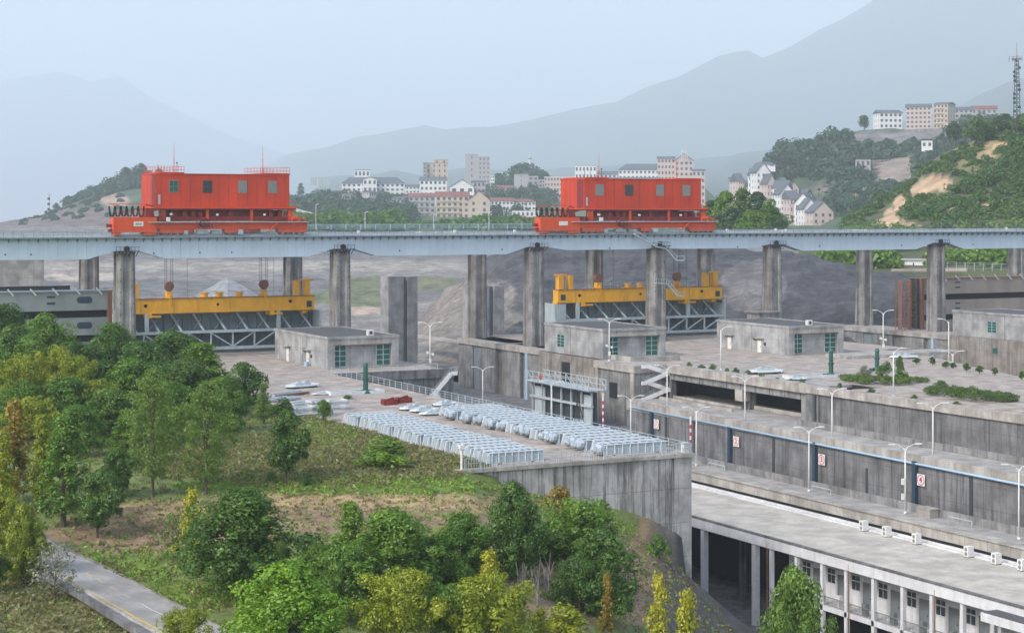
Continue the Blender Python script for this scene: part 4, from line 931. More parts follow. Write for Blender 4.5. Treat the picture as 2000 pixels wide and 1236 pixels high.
# ------------------------------------------------------------------ concrete houses on the lock
def glass_unit(parent, X0, X1, Y, z0, z1, nx, nz, axis='y'):
    P = (lambda u0, u1, o0, o1, a, b: (u0, u1, Y + o0, Y + o1, a, b)) if axis == 'y' else (lambda u0, u1, o0, o1, a, b: (Y + o0, Y + o1, u0, u1, a, b))
    f = obj("window", MB().box(*P(X0, X1, -.06, 0, z0, z1)), M_STEEL, parent); g = MB()
    for i in range(nx):
        for k in range(nz):
            a = X0 + (X1 - X0) * (i + .07) / nx; b = X0 + (X1 - X0) * (i + .93) / nx
            g.box(*P(a, b, -.09, -.06, z0 + (z1 - z0) * (k + .06) / nz, z0 + (z1 - z0) * (k + .94) / nz))
    obj("pane", g, M_GREENGL, f); return f
def house(label, X0, X1, Y0, Y1, z0=0.0, side='doors'):
    t = thing("concrete_house", label, "house", (X0, Y0, z0)); H = z0 + 6.0
    obj("wall", MB().box(X0, X1, Y0 + .9, Y1, z0, H - .5).box(X0, X0 + 1.5, Y0, Y0 + .9, z0, H - 1.6).box(X1 - 1.3, X1, Y0, Y0 + .9, z0, H - 1.6), C_HOUSE, t)
    obj("lintel_band", MB().box(X0, X1, Y0, Y0 + .9, H - 1.6, H - .5), C_BAND, t)
    obj("parapet", MB().box(X0 - .15, X1 + .15, Y0 - .15, Y0 + .25, H - .5, H).box(X0 - .15, X1 + .15, Y1 - .25, Y1 + .15, H - .5, H).box(X0 - .15, X0 + .25, Y0 + .25, Y1 - .25, H - .5, H).box(X1 - .25, X1 + .15, Y0 + .25, Y1 - .25, H - .5, H), C_HOUSE, t)
    obj("roof", MB().box(X0 + .25, X1 - .25, Y0 + .25, Y1 - .25, H - .5, H - .15), M_ROOFD, t)
    for (a, b) in ((X0 + 1.55, X0 + 4.0), (X1 - 4.2, X1 - 1.4)): glass_unit(t, a, b, Y0 + .9, z0 + .4, H - 1.75, 2, 4)
    if side == 'doors':
        for y in (Y0 + 9.5, Y0 + 20.5):
            d = obj("door", MB().box(X0 - .08, X0, y, y + 1.3, z0, z0 + 2.5), M_WHITE, t); obj("door_handle", MB().box(X0 - .14, X0 - .08, y + .15, y + .3, z0 + 1.1, z0 + 1.3), M_DARK, d)
            obj("door_canopy", MB().box(X0 - .7, X0, y - 1.0, y + 2.4, z0 + 2.9, z0 + 3.05), C_BAND, t)
        obj("wall_box", MB().box(X0 - .25, X0, Y0 + 7.9, Y0 + 8.4, z0 + 1.6, z0 + 2.2).box(X0 - .25, X0, Y0 + 11.8, Y0 + 12.4, z0 + 2.6, z0 + 3.1), M_DARK, t)
    elif side == 'window': glass_unit(t, Y0 + 15.6, Y0 + 18.6, X0, z0 + 1.4, z0 + 3.9, 2, 4, 'x')
    obj("wall_joint", MB().box(X0 - .02, X0, Y0 + 12.9, Y0 + 13.0, z0, H - .6), M_DARK, t)
    return t
house("low grey concrete house with green windows, leftmost, under the left yellow beam's right end", 121, 135.3, 310, 338.5)
house("middle grey concrete house with green windows above the weathered lock wall", 177.6, 192.2, 306.4, 330.6, side='window')
house("grey concrete house with two white doors, behind the terrace bushes and green bollard", 215.6, 229.4, 297, 323)
house("grey concrete house at the right edge with dark roof and one green window", 287.5, 302, 300, 330.5, -.1, side='window')
ac = thing("rooftop_fan_unit", "white square fan unit on the leftmost concrete house's roof", "fan unit", (130.5, 312.5, 5.85), group="white fan units on the concrete house roofs")
obj("casing", MB().box(130, 131.2, 312.2, 313, 5.85, 6.9), M_WHITE, ac); obj("fan", MB().cyl((130.6, 312.15, 6.38), (130.6, 312.25, 6.38), .33), M_DARK, ac)
dup(ac, (222.5, 299.5, 5.85), 0, "white square fan unit on the roof of the concrete house with two doors")
tag(obj("parapet_platform", MB().box(238, 243.5, 339, 344, 0, 5.9).box(237.5, 244, 338.5, 344.5, 5.9, 6.2), C_WALL), "small pale concrete cabin with flat roof right of the right bulkhead gate", "cabin")
tag(obj("blue_bucket", MB().cyl((120.2, 318.8, 0), (120.2, 318.8, .8), .4, .45), M_PIPE, loc=(120.2, 318.8, 0)), "small blue barrel by the leftmost concrete house's door", "barrel")

# columns beyond the bridge
def column(lab, px0, px1, ytop, Y, slot, mat):
    X0 = x_on(px0, Y); X1 = x_on(px1, Y) - .3; q = proj((X0 + X1) / 2, Y, 0); z = CAMZ - (ytop - HOR) * q[2] / FPX
    t = thing("lock_column", lab, "concrete column", ((X0 + X1) / 2, Y, -12), group="unfinished columns beyond the bridge"); W = X1 - X0 - 2.2
    a = X0 + 2.2
    obj("shaft", MB().box(a, a + W * slot, Y, Y + 5.0, -12, z).box(a + W * (slot + .14), X1, Y, Y + 5.0, -12, z - .1), mat, t)
    obj("slot_back", MB().box(a + W * slot, a + W * (slot + .14), Y + .9, Y + 4.6, -12, z - .1), M_PLATE, t)
column("wide pale concrete column with a dark vertical slot, right of the leftmost concrete house", 742, 818, 540, 392, .52, C_HAZY)
column("pale concrete column half hidden behind the rear bridge pier, left of the lock wall corner", 905, 987, 558, 410, .55, C_HAZY)
tag(obj("far_wall", MB().box(x_on(-200, 470), x_on(86, 470), 470, 476, -12, CAMZ - (507 - HOR) * proj(x_on(40, 470), 470, 0)[2] / FPX), C_LIGHT), "hazy pale concrete wall behind the grey lock gate at far left", "wall")
tag(obj("gravel_pile", MB().add([tuple(world_at(445, 541, 640)), tuple(world_at(380, 578, 620)), tuple(world_at(445, 584, 600)), tuple(world_at(510, 580, 620)), tuple(world_at(450, 570, 680))], [(0, 1, 2), (0, 2, 3), (0, 3, 4), (0, 4, 1)]), C_HAZY), "pale pointed gravel pile behind the left yellow beam", "gravel pile")

# ------------------------------------------------------------------ storage yard retaining wall, rails, stored girders
t = thing("retaining_wall", "big stained pale concrete retaining wall under the storage yard's near edge", "retaining wall", (102, 182, -25))
obj("wall_face", MB().box(YX0, YX1 + .35, YY0, YY0 + .6, -26, -.35).box(YX1, YX1 + .35, YY0 + .6, 301, -26, -.35), C_RET, t)
obj("coping", MB().box(YX0, YX1 + .6, YY0 - .3, YY0 + .65, -.35, .1).box(YX1, YX1 + .6, YY0 + .65, 301, -.35, .1), C_BAND, t)
railing("yard_railing", "grey picket railing on top of the stained retaining wall", [(87.6, 182.1, .1), (117.8, 182.1, .1)], 1.15, 2.0, M_STEEL, mids=(.5,), pickets=.33)
railing("yard_side_railing", "grey open railing along the storage yard's right edge", [(117.8, 182.3, .1), (117.8, 300, .1)], 1.15, 2.4, M_STEEL, mids=(.35, .68), r=.045)
railing("plaza_railing", "grey railing on the plaza end wall beside the leftmost concrete house", [(119.7, 300.5, .05), (139, 300.5, .05)], 1.1, 1.6, M_STEEL, mids=(.35, .68), r=.04)
railing("terrace_road_railing", "grey railing on the storage plaza steps near the left green bollard", [(112, 296, 0), (117.4, 296, 0)], 1.0, 1.5, M_STEEL, r=.04)
t = thing("corner_post", "short white post with lamp cap at the left end of the picket railing", "post", (87.2, 182.1, 0)); obj("post_body", MB().cyl((87.2, 182.1, -.1), (87.2, 182.1, 2.4), .14), M_WHITE, t); obj("post_cap", MB().box(86.9, 87.5, 181.8, 182.4, 2.4, 2.85), M_WHITE, t)
t = thing("corner_box", "small white cabinet on the retaining wall's right corner", "cabinet", (117.2, 182.5, .1)); obj("cabinet_body", MB().box(116.9, 117.6, 182.2, 182.9, .1, 1.2), M_WHITE, t); obj("cabinet_lid", MB().box(116.8, 117.7, 182.1, 183, 1.2, 1.3), M_STEEL, t)

def make_girder(L, hub, var):
    rg = random.Random(var * 7 + (3 if hub else 0)); t = thing("stored_girder", "x", "steel girder", (0, 0, 0), local=True); H = 1.3
    fr = MB(); obj('bottom_plate', MB().box(0.1, L - .1, -.74, .74, .12, .5), M_DARK, t)  # dark floor puts the shade of the open cells into the colour
    fl = MB()
    for y in (-.8, .8): fr.box(0, L, y - .05, y + .05, .1, H); fl.box(-.05, L + .05, y - .16, y + .16, H, H + .08); fl.box(0, L, y - .14, y + .14, .02, .1)
    fr.box(0, .1, -.84, .84, .1, H); fr.box(L - .1, L, -.84, .84, .1, H)
    sf = obj("side_frame", fr, M_YARD, t); obj("top_flange", fl, M_FLANGE, sf)
    rb = MB(); n = 8
    for k in range(1, n): rb.box(k * L / n - .05, k * L / n + .05, -.75, .75, .2, H - .02); rb.box(k * L / n - .1, k * L / n + .1, -.64, .64, H - .02, H + .04)
    obj("cross_rib", rb, M_YARD, t)
    wb = MB()
    for k in range(n): 
        for y in (-.9, .9): wb.box(k * L / n + .2, k * L / n + .28, y - .07, y + .07, .15, H)
    obj("web_stiffener", wb, M_FLANGE, t)
    if hub:
        hb = MB().sphere((-.35, -.3, .85), .75, .65, 10, jit=.1, rnd=rg).sphere((-.7, .5, .7), .5, .5, 8, jit=.12, rnd=rg).cyl((-1.1, -.3, .9), (.2, -.3, .9), .35, n=8).box(-.9, 0, -.9, .9, .5, .75)
        obj("bearing_hub", hb, M_YARD, t)
    else:
        obj("end_bracket", MB().prism([(-.45, .1), (0, .1), (0, H), (-.15, H)], -.78, -.66, axis='y'), M_FLANGE, t); obj("end_bracket", MB().prism([(-.45, .1), (0, .1), (0, H), (-.15, H)], .66, .78, axis='y'), M_FLANGE, t)
    obj("timber_sleeper", MB().box(1, 1.4, -1.0, 1.0, 0, .12).box(L - 1.6, L - 1.2, -1.0, 1.0, 0, .12), M_RUST, t)
    return t
def stack(side, protos, n, X, Y0, pitch, jit, rnd, grp):
    for k in range(n):
        pr = protos[k % len(protos)]; dx = jit[k % len(jit)] + rnd.uniform(-.15, .15)
        lab = "%s pale blue girder from the near end of the %s row in the storage yard" % (ORD[k] if k < len(ORD) else "", side)
        loc = (X + dx, Y0 + k * pitch, 0.01); rz = rnd.uniform(-.012, .012)
        if k < len(protos): pr.location = loc; pr.rotation_euler = (0, 0, rz); pr['label'] = lab; pr['group'] = grp
        else: dup(pr, loc, rz, lab, group=grp)
rnd = random.Random(3)
stack("left", [make_girder(6.9, False, 0), make_girder(6.5, False, 1)], 19, 92.0, 185.2, 2.42, [0, 0, 0, .7, .7, .1, .1, .1, -.4, -.4, .3, .3], rnd, "pale blue girders in the yard's left row")
stack("right", [make_girder(8.6, True, 2), make_girder(8.2, False, 3), make_girder(8.5, True, 4)], 20, 107.4, 185.4, 2.42, [0, .5, -.2, .3, .6], rnd, "pale blue girders in the yard's right row")
# white stored fittings, red crates beyond the right row
def fitting(lab, X, Y, s=1.0, rz=0.0):
    t = thing("stored_machine_part", lab, "machine part", (X, Y, 0), rz, "white machine parts lying in the yard", local=True)
    obj("base_plate", MB().prism([(-2.4, 0), (-1.6, -.9), (1.8, -.9), (2.5, 0), (1.8, .9), (-1.6, .9)], .2, .42), M_FLANGE, t)
    obj("housing", MB().box(-1.2, .9, -.6, .6, .42, .62).cyl((-.6, 0, .6), (-.6, 0, .8), .3).box(.2, .8, -.3, .3, .6, .85), M_STEEL, t); obj("skid", MB().box(-1.8, -1.4, -.9, .9, 0, .25).box(1.2, 1.6, -.9, .9, 0, .25), M_DARK, t)
    t.scale = (s,) * 3; return t
for i, (px0, py0, lab) in enumerate(((848, 810, "nearest of the white machine parts beside the right girder row"), (828, 804, "second nearest white machine part beside the right girder row"), (806, 800, "third white machine part, pointing at the red crates"),
        (890, 800, "white machine part against the far end of the right girder row"), (868, 792, "white machine part between the girders and the yard railing"))):
    p = on_level(px0, py0, 0); fitting(lab, p.x, p.y, 1.0, .1 * i)
p = on_level(590, 757, 0); fitting("large white machine part alone on the plaza, left of the green bollard", p.x, p.y, 1.35, .2)
p = on_level(628, 771, 0); fitting("small white machine part on the plaza edge, left of the green bollard", p.x, p.y, .7, 0)
for px0, py0, lab in ((761, 790, "front red steel crate beside the yard track"), (788, 786, "rear red steel crate next to the white machine parts")):
    p = on_level(px0, py0, 0); t = thing("red_crate", lab, "crate", (p.x, p.y, 0), group="red steel crates in the yard", local=True); t.scale = (.8, .8, .8)
    obj("crate_floor", MB().box(-1.4, 1.4, -1, 1, .1, .2), M_DRED, t); m_ = MB()
    for a in ((-1.4, 1.4, -1, -.9), (-1.4, 1.4, .9, 1), (-1.4, -1.3, -1, 1), (1.3, 1.4, -1, 1)): m_.box(*a, .2, 1.0)
    obj("crate_side", m_, M_DRED, t); obj("crate_load", MB().bar((-1, -.4, .9), (1, .5, 1.2), .3).bar((-1, .5, .8), (.8, -.3, 1.3), .25), M_DRED, t)
def bollard(lab, p, h=4.4):
    t = thing("green_hydrant_column", lab, "green bollard", tuple(p), group="green hoist columns on the plazas", local=True)
    obj("column", MB().cyl((0, 0, .5), (0, 0, h), .42, .36, 12).cyl((0, 0, h), (0, 0, h + .5), .5, .3, 12), M_GREEN, t)
    obj("base", MB().cyl((0, 0, 0), (0, 0, .6), 1.0, .75, 12).box(-1.5, 1.5, -.4, .4, 0, .5), M_GREEN, t); obj("collar", MB().cyl((0, 0, 2.1), (0, 0, 2.4), .5, n=12), M_DARK, t)
bollard("dark green column standing on the plaza above the left zigzag stairs", on_level(714, 768, 0)); bollard("dark green column on the terrace in front of the house with two doors", on_level(1623, 735, 0)); 
bollard("dark green column among the topiary of the oval hedge", on_level(1713, 724, 0), 3.6)
for (px0, py0, rz, lab) in ((560, 773, .5, "white"), (540, 783, .35, "pale grey"), (600, 790, .45, "silver")):
    p = on_level(px0, py0, 0); t = thing("stored_pipe_bundle", lab + " bundle of steel sections lying behind the dark tree at the plaza's left", "steel bundle", (p.x, p.y, 0), rz, "steel sections stored at the plaza edge", local=True); t.scale = (.8, .8, .8)
    for k in range(5): obj("steel_section", MB().box(-5 + k * .4, 5 - k * .3, -1.6 + k * .7, -1.2 + k * .7, .15 + .12 * (k % 2), .55 + .1 * (k % 3)), (M_STEEL, M_WHITE, M_RUST)[(k + len(lab)) % 3] if k != 2 else M_YARD, t)
    obj("trestle", MB().box(-3.5, -3.2, -1.8, 1.8, 0, .15).box(3, 3.3, -1.8, 1.8, 0, .15), M_RUST, t)
for i, (px0, py0, lab) in enumerate(((640, 800, "stack of blue-white steel frames behind the small round tree"), (610, 812, "lower stack of blue-white steel frames left of the small round tree"))):
    p = on_level(px0, py0, 0); t = thing("stored_frame_stack", lab, "frame stack", (p.x, p.y, 0), .1, local=True)
    for k in range(4): obj("frame", MB().box(-3, 3, -1.4 + .1 * k, -1.1 + .1 * k, k * .4, k * .4 + .2).box(-3, 3, 1.1, 1.4, k * .4, k * .4 + .2).box(-3, -2.7, -1.1, 1.1, k * .4, k * .4 + .2).box(2.7, 3, -1.1, 1.1, k * .4, k * .4 + .2).box(-.2, .2, -1.1, 1.1, k * .4, k * .4 + .2), M_WHITE if k % 2 else M_YARD, t)
for i, (px0, py0, sx, sy, lab) in enumerate(((692, 768, 4.6, 1.6, "low white concrete basin beside the left green column"), (1585, 737, 5, 1.8, "low white concrete basin on the terrace left of the green column"))):
    p = on_level(px0, py0, 0); t = thing("basin", lab, "basin", (p.x, p.y, 0), group="white basins on the plazas", local=True)
    obj("rim", MB().box(-sx, sx, -sy, -sy + .3, 0, .5).box(-sx, sx, sy - .3, sy, 0, .5).box(-sx, -sx + .3, -sy + .3, sy - .3, 0, .5).box(sx - .3, sx, -sy + .3, sy - .3, 0, .5), M_WWALL, t)
    obj("basin_floor", MB().box(-sx + .3, sx - .3, -sy + .3, sy - .3, 0, .2), C_DARK, t)
for i, (px0, py0, lab) in enumerate(((1495, 729, "white machine part on the terrace left of the basin"), (1555, 742, "small white machine part on the terrace near the edge bushes"), (1765, 700, "white machine part behind the topiary"))):
    p = on_level(px0, py0, 0); fitting(lab, p.x, p.y, (1.5, .9, 1.3)[i], -.2)
p = on_level(1660, 698, 0)
tag(obj("concrete_slab", MB().box(p.x - 3, p.x + 26, p.y - 3, p.y + 4, 0, .6), C_LIGHT, loc=tuple(p)), "pale raised concrete slab in front of the right-hand lock wall", "slab")

# ------------------------------------------------------------------ white two-storey building below
WB = thing("white_building", "long white two-storey building with flat pale roof and columned gallery, bottom right", "building", (142, 180, -24.5))
obj("roof", MB().box(134.61, 149.4, 128, 236, -13.0, -12.5), M_ROOFC, WB)
obj("roof_edge", MB().box(133.92, 134.1, 128, 236, -12.68, -12.46).box(134.1, 134.3, 128, 236, -12.5, -12.42), C_DARK, WB)
obj("fascia", MB().box(133.9, 134.6, 128, 236, -13.9, -12.72), M_WWALL, WB)
obj("gutter", MB().box(149.4, 149.6, 128, 236, -12.7, -12.2).box(148.2, 148.5, 128, 236, -12.5, -12.3), M_WWALL, WB)
cols = [y_on(p, 134.4) for p in (1375, 1475, 1508, 1558, 1608, 1655, 1708, 1765, 1822, 1882, 1943)] + [y_on(2010, 134.4)]
for i, y in enumerate(cols):
    w = .38 if i < 2 else .24
    obj("column", MB().box(134.1, 134.1 + 2 * w, y - w, y + w, -24.5, -14.0), M_WWALL, WB)
for px0 in (1499, 1658, 1826): 
    y = y_on(px0, 134); obj("downpipe", MB().cyl((133.95, y, -24.5), (133.95, y, -13.2), .07, n=8), M_RUST, WB)
yw = cols[2]
obj("gallery_wall", MB().box(137.2, 137.5, 128, yw + .2, -19.0, -13.0).box(137.5, 149, yw, yw + .3, -24.5, -13.0), M_WWALL, WB)
obj("gallery_floor", MB().box(134.1, 149, 128, yw, -19.6, -19.0), M_WWALL, WB)
obj("ground_floor_back", MB().box(139, 139.2, 128, yw, -24.5, -19.6), M_BLACK, WB)  # black panel paints the shade behind the ground-floor columns
obj("open_bay_back", MB().box(148.6, 149.2, yw + .3, 236, -24.5, -13.0).box(135, 148.6, 235.7, 236, -24.5, -13), M_BLACK, WB)  # bay's deep shade is painted as black back panels
obj("inner_column", MB().box(141, 141.7, 205, 205.7, -24.5, -13), C_DARK, WB); obj("inner_column", MB().box(141, 141.7, 190, 190.7, -24.5, -13), C_DARK, WB)
for i in range(3, len(cols) - 1):
    y1, y0 = cols[i], cols[i + 1]; L = y1 - y0; ya1 = y1; y1 += 3.3
    if i < 10:
        f = obj("window", MB().box(137.12, 137.2, y1 - L * .45, y1 - L * .12, -17.0, -15.2), M_WHITE, WB); g = MB()
        for a in (.13, .29):
            for (z0, z1) in ((-16.95, -15.95), (-15.8, -15.25)): g.box(137.08, 137.12, y1 - L * (a + .145), y1 - L * (a + .01), z0, z1)
        obj("pane", g, M_GLASS, f)
        d = obj("door", MB().box(137.1, 137.2, y1 - L * .88, y1 - L * .55, -19.0, -15.7), M_GDOOR, WB); obj("door_handle", MB().box(137.04, 137.1, y1 - L * .86, y1 - L * .83, -17.6, -17.4), M_DARK, d)
        obj("vent_hole", MB().box(137.15, 137.2, y1 - L * .42, y1 - L * .33, -14.6, -14.1), M_DARK, WB)
        y1 = ya1; hr = MB().bar((134.3, y0, -17.9), (134.3, y1, -17.9), .09).bar((134.3, y0, -18.85), (134.3, y1, -18.85), .06)
        n = int(L / .25)
        for k in range(n): hr.box(134.28, 134.32, y0 + (k + .5) * L / n - .02, y0 + (k + .5) * L / n + .02, -18.9, -17.9)
        obj("balcony_rail", hr, M_SHUT, WB)
        if i > 3:
            tag(obj("water_heater", MB().box(134.6, 135.2, y1 - L * .62, y1 - L * .48, -19, -17.5), M_GDOOR if i != 4 else M_WHITE, loc=(134.9, y1 - L * .55, -19)), "small %s box on the gallery of the white building, %s bay from its left" % ("white" if i == 4 else "dark grey", ORD[i - 3]), "box", "boxes on the gallery")
AN = thing("roof_annex", "projecting concrete porch roof at the white building's right end", "porch roof", (133, 140, -13.6))
ya = y_on(1935, 133.2); obj("slab", MB().box(131.8, 139, 120, ya, -14.5, -13.6), M_WWALL, AN); obj("slab_top", MB().box(132, 139, 120, ya - .2, -13.6, -13.45), M_ROOFD, AN); obj("side_wall", MB().box(133.3, 134.05, 120, ya - 1.5, -24.5, -14.5), C_HOUSE, AN)
a0 = thing("air_conditioner", "x", "air conditioner", (0, 0, 0), group="white air conditioners on the white building's roof", local=True)
obj("casing", MB().box(-.45, .45, -.4, .4, .1, 1.35), M_WHITE, a0); obj("fan", MB().cyl((-.47, 0, 1.0), (-.44, 0, 1.0), .24).cyl((-.47, 0, .45), (-.44, 0, .45), .24), M_SHUT, a0); obj("feet", MB().box(-.4, -.3, -.4, .4, 0, .1).box(.3, .4, -.4, .4, 0, .1), M_DARK, a0)
for i, px0 in enumerate((1687, 1732, 1790, 1892, 1946, 1997)):
    y = y_on(px0, 147.6); loc = (147.6, y, -12.5); lab = "%s air conditioner from the left on the white building's roof" % ORD[i]
    if i == 0: a0.location = loc; a0['label'] = lab
    else: dup(a0, loc, 0, lab)
# ------------------------------------------------------------------ foliage
NR = np.random.RandomState(11)
def leaf_mesh(name, pos, nrm, size, mat, rs, aspect=0.6):
    n = len(pos); nrm = nrm / (np.linalg.norm(nrm, axis=1, keepdims=True) + 1e-6)
    r = rs.randn(n, 3); u = np.cross(nrm, r); u /= (np.linalg.norm(u, axis=1, keepdims=True) + 1e-6); w = np.cross(nrm, u)
    s = size[:, None]
    V = np.stack([pos - u * s, pos - w * s * aspect + nrm * s * .15, pos + u * s, pos + w * s * aspect + nrm * s * .15], 1).reshape(-1, 3)
    me = bpy.data.meshes.new(name); me.vertices.add(4 * n); me.vertices.foreach_set("co", V.astype(np.float32).reshape(-1))
    me.loops.add(4 * n); me.loops.foreach_set("vertex_index", np.arange(4 * n, dtype=np.int32))
    me.polygons.add(n); me.polygons.foreach_set("loop_start", np.arange(0, 4 * n, 4, dtype=np.int32)); me.polygons.foreach_set("loop_total", np.full(n, 4, np.int32))
    me.update(calc_edges=True); a = me.attributes.new("rnd", 'FLOAT', 'FACE'); a.data.foreach_set("value", rs.rand(n).astype(np.float32))
    me.materials.append(mat); return me
def clump_leaves(cs, rad, per, rs, up=0.35, shell=0.75):
    """leaves on the outer shells of clumps"""
    C = np.repeat(cs, per, 0); R = np.repeat(rad, per)[:, None]; d = rs.randn(len(C), 3); d[:, 2] += up; d /= np.linalg.norm(d, axis=1, keepdims=True)
    k = shell + (1 - shell) * rs.rand(len(C), 1) ** .6 * 1.25
    return C + d * R * k * np.array([1, 1, .82]), d + rs.randn(len(C), 3) * .45 + np.array([0, 0, .35])
def crown_points(kind, h, r, z0, rs, n):
    """clump centres inside the crown outline of each kind of tree, and clump radii"""
    out = []; 
    while len(out) < n:
        t = rs.rand(); a = rs.rand() * 2 * math.pi
        if kind == 'round': R = math.sin(math.pi * min(1, (t * .93 + .07)) ** .85) ** .6
        elif kind == 'dome': R = (1 - t ** 2.2) ** .5 * (1 if t > .15 else .75 + t)
        elif kind == 'oval': R = math.sin(math.pi * (t * .9 + .08)) ** .8
        elif kind == 'cone': R = (1 - t) ** .75 * min(1, .35 + t * 4)
        elif kind == 'layer': R = 1 - .55 * abs(t - .55) * 1.6 if rs.rand() < .9 else .5
        else: R = math.sin(math.pi * t) ** .5
        q = 1 - rs.rand() ** 2.2 * .75; lob = 1 + .3 * math.sin(3 * a + t * 7 + r) + .18 * math.sin(5 * a - t * 9 + h)
        out.append((math.cos(a) * R * q * r * lob * .84, math.sin(a) * R * q * r * lob * .84, z0 + t * (h - z0)))
    return np.array(out)
def make_tree(name, kind, h, r, clear, nclump, per, leaf, clr, mat, seed, label="x", bark=None, shell=.7, trunk_r=None, limbs=7):
    rs = np.random.RandomState(seed); t = thing(name, label, "tree", (0, 0, 0), local=True)
    cs = crown_points(kind, h - clr * .7, r - clr * .35, clear, rs, nclump); rad = clr * (.45 + .95 * rs.rand(nclump))
    P, Nn = clump_leaves(cs, rad, per, rs, shell=shell)
    keep = P[:, 2] > clear * .6; P = P[keep]; Nn = Nn[keep]
    me = leaf_mesh("crown", P, Nn, leaf * (.6 + .8 * rs.rand(len(P))), mat, rs)
    o = bpy.data.objects.new("crown", me); COL.objects.link(o); o.parent = t
    tr = trunk_r or h * .018 + .05; mb = MB(); pts = [Vector((0, 0, -.6))]
    for k in range(1, 6): pts.append(Vector((rs.randn() * .03 * h * .3, rs.randn() * .03 * h * .3, h * .82 * k / 5)))
    for k in range(5): mb.cyl(pts[k], pts[k + 1], tr * (1 - k * .17), tr * (1 - (k + 1) * .17), 7)
    for k in range(limbs):
        c = cs[rs.randint(nclump)]; zb = max(clear * .75, c[2] * .55) ; f = min(.98, zb / (h * .82)) * 5; i = min(4, int(f)); b = pts[i].lerp(pts[i + 1], f - i) if zb < h * .82 else pts[5]
        m = b.lerp(Vector(c), .5) + Vector((0, 0, -.15 * r * .3)); mb.cyl(b, m, tr * .42, tr * .26, 5); mb.cyl(m, Vector(c), tr * .26, tr * .08, 5)
    obj("trunk", mb, bark or M_BARK, t); return t
PROTO = {}
def proto(key, *a, **k):
    PROTO[key] = [make_tree(*a, seed=s * 13 + len(key), **k) for s in (1, 2)]
proto('camphor', "camphor_tree", 'round', 9.0, 4.2, .9, 125, 190, .13, .95, mat=L_DARK)
proto('round', "round_tree", 'round', 6.0, 2.4, 1.3, 60, 170, .115, .66, mat=L_DARK)
proto('dome', "broadleaf_tree", 'dome', 9.0, 4.4, 1.2, 115, 180, .135, .95, mat=L_MID)
proto('airy', "slender_tree", 'oval', 12.0, 3.3, 2.0, 330, 42, .10, .62, mat=L_AIRY, shell=.1, trunk_r=.16, limbs=16)
proto('cone', "ginkgo_tree", 'cone', 7.0, 1.7, .9, 60, 80, .10, .42, mat=L_YEL, shell=.4, trunk_r=.09)
proto('layer', "spreading_tree", 'layer', 7.0, 4.0, 2.2, 85, 150, .115, .8, mat=L_YG, shell=.6, limbs=14)
proto('pine', "larch_tree", 'cone', 10.0, 2.6, 1.2, 110, 100, .11, .62, mat=L_AIRY, shell=.3)
proto('bush', "leafy_bush", 'dome', 2.2, 1.3, .15, 26, 90, .09, .42, mat=L_MID, trunk_r=.05, limbs=3)
proto('sparse', "sparse_shrub", 'dome', 4.6, 2.6, .6, 70, 16, .11, .5, mat=L_GREY, shell=.1, trunk_r=.06, limbs=34)
USED = set()
def place_tree(key, px, top, base, hw, mat, label, d=None, grp=None, v=None, lift=0):
    """a tree whose foot stands on the ground; base is where the foot is seen, or d the distance when the foot is hidden"""
    pr = PROTO[key]; v = (len(USED) + len(label)) % 2 if v is None else v
    if d is None: p = ground_hit(px, base)
    else:
        p = world_at(px, base or 500, d); p.z = float(ground_z(np.array(p.x), np.array(p.y)))
    q = proj(p.x, p.y, p.z); d = q[2]
    H = CAMZ - (top - HOR) * d / FPX - p.z; W = hw * d / FPX
    src = pr[v]; zs = [c for c in src.children if c.name.startswith('crown')][0]
    co = zs.bound_box; h0 = max(c[2] for c in co); w0 = (max(c[0] for c in co) - min(c[0] for c in co)) / 2
    kw = 1.3 if (d > 215 and px < 430) else 1.2; sc_ = (kw * W / w0, kw * W / w0, 1.04 * H / h0); rz = (len(label) * 37 % 628) / 100
    k = (key, v)
    if k not in USED:
        USED.add(k); o = src; o.location = p; o.scale = sc_; o.rotation_euler = (0, 0, rz); o['label'] = label
        if grp: o['group'] = grp
        c = zs; c.material_slots[0].link = 'OBJECT'; c.material_slots[0].material = mat
    else: o = dup(src, p, rz, label, sc_, mat, grp)
    if not grp and 'group' in o: del o['group']
    return o
T = place_tree
# key, px, top, base, half width, leaf, label, distance
T('camphor', 12, 596, 0, 62, L_DARK, "dark green tree at the left edge in front of the grey lock gate", 285)
T('camphor', 88, 614, 0, 58, L_MID, "round-topped green tree in front of the grey lock gate's middle", 270)
T('dome', 30, 636, 0, 58, L_DARK, "dark rounded tree below the left-edge tree top, by the lock gate", 262)
T('camphor', 222, 632, 0, 52, L_MID, "green tree covering the foot of the leftmost front bridge pier", 285)
T('dome', 172, 672, 0, 46, L_DARK, "darker tree under the right end of the grey lock gate", 272)
T('camphor', 335, 646, 0, 58, L_DARK, "dark tree before the left end of the steel bulkhead", 288)
T('dome', 280, 668, 0, 62, L_DARK, "broad dark tree between the leftmost pier and the bulkhead", 268)
T('pine', 395, 672, 0, 58, L_MID, "tall pointed green tree right of the bulkhead's tree cover", 258)
T('dome', 365, 700, 0, 60, L_DARK, "dark tree mass behind the two slender trees", 252)
T('layer', 112, 678, 0, 40, L_YG, "yellow-green tree in front of the stored lock gate", 250)
T('layer', 40, 695, 0, 55, L_YG, "yellow-tinged tree at the upper left of the grove", 245)
T('dome', 205, 705, 0, 55, L_DARK, "dark green tree in the middle of the left grove", 248)
T('dome', 130, 735, 0, 62, L_MID, "wide mid-green tree left of the dark tree in the grove", 235)
T('layer', 175, 742, 0, 50, L_YG, "olive yellow-green tree above the darkest grove tree", 238)
T('camphor', 45, 745, 0, 55, L_MID, "bushy green tree behind the orange tree", 228)
T('camphor', 215, 758, 0, 54, L_DARK, "darkest round tree in the heart of the left grove", 222)
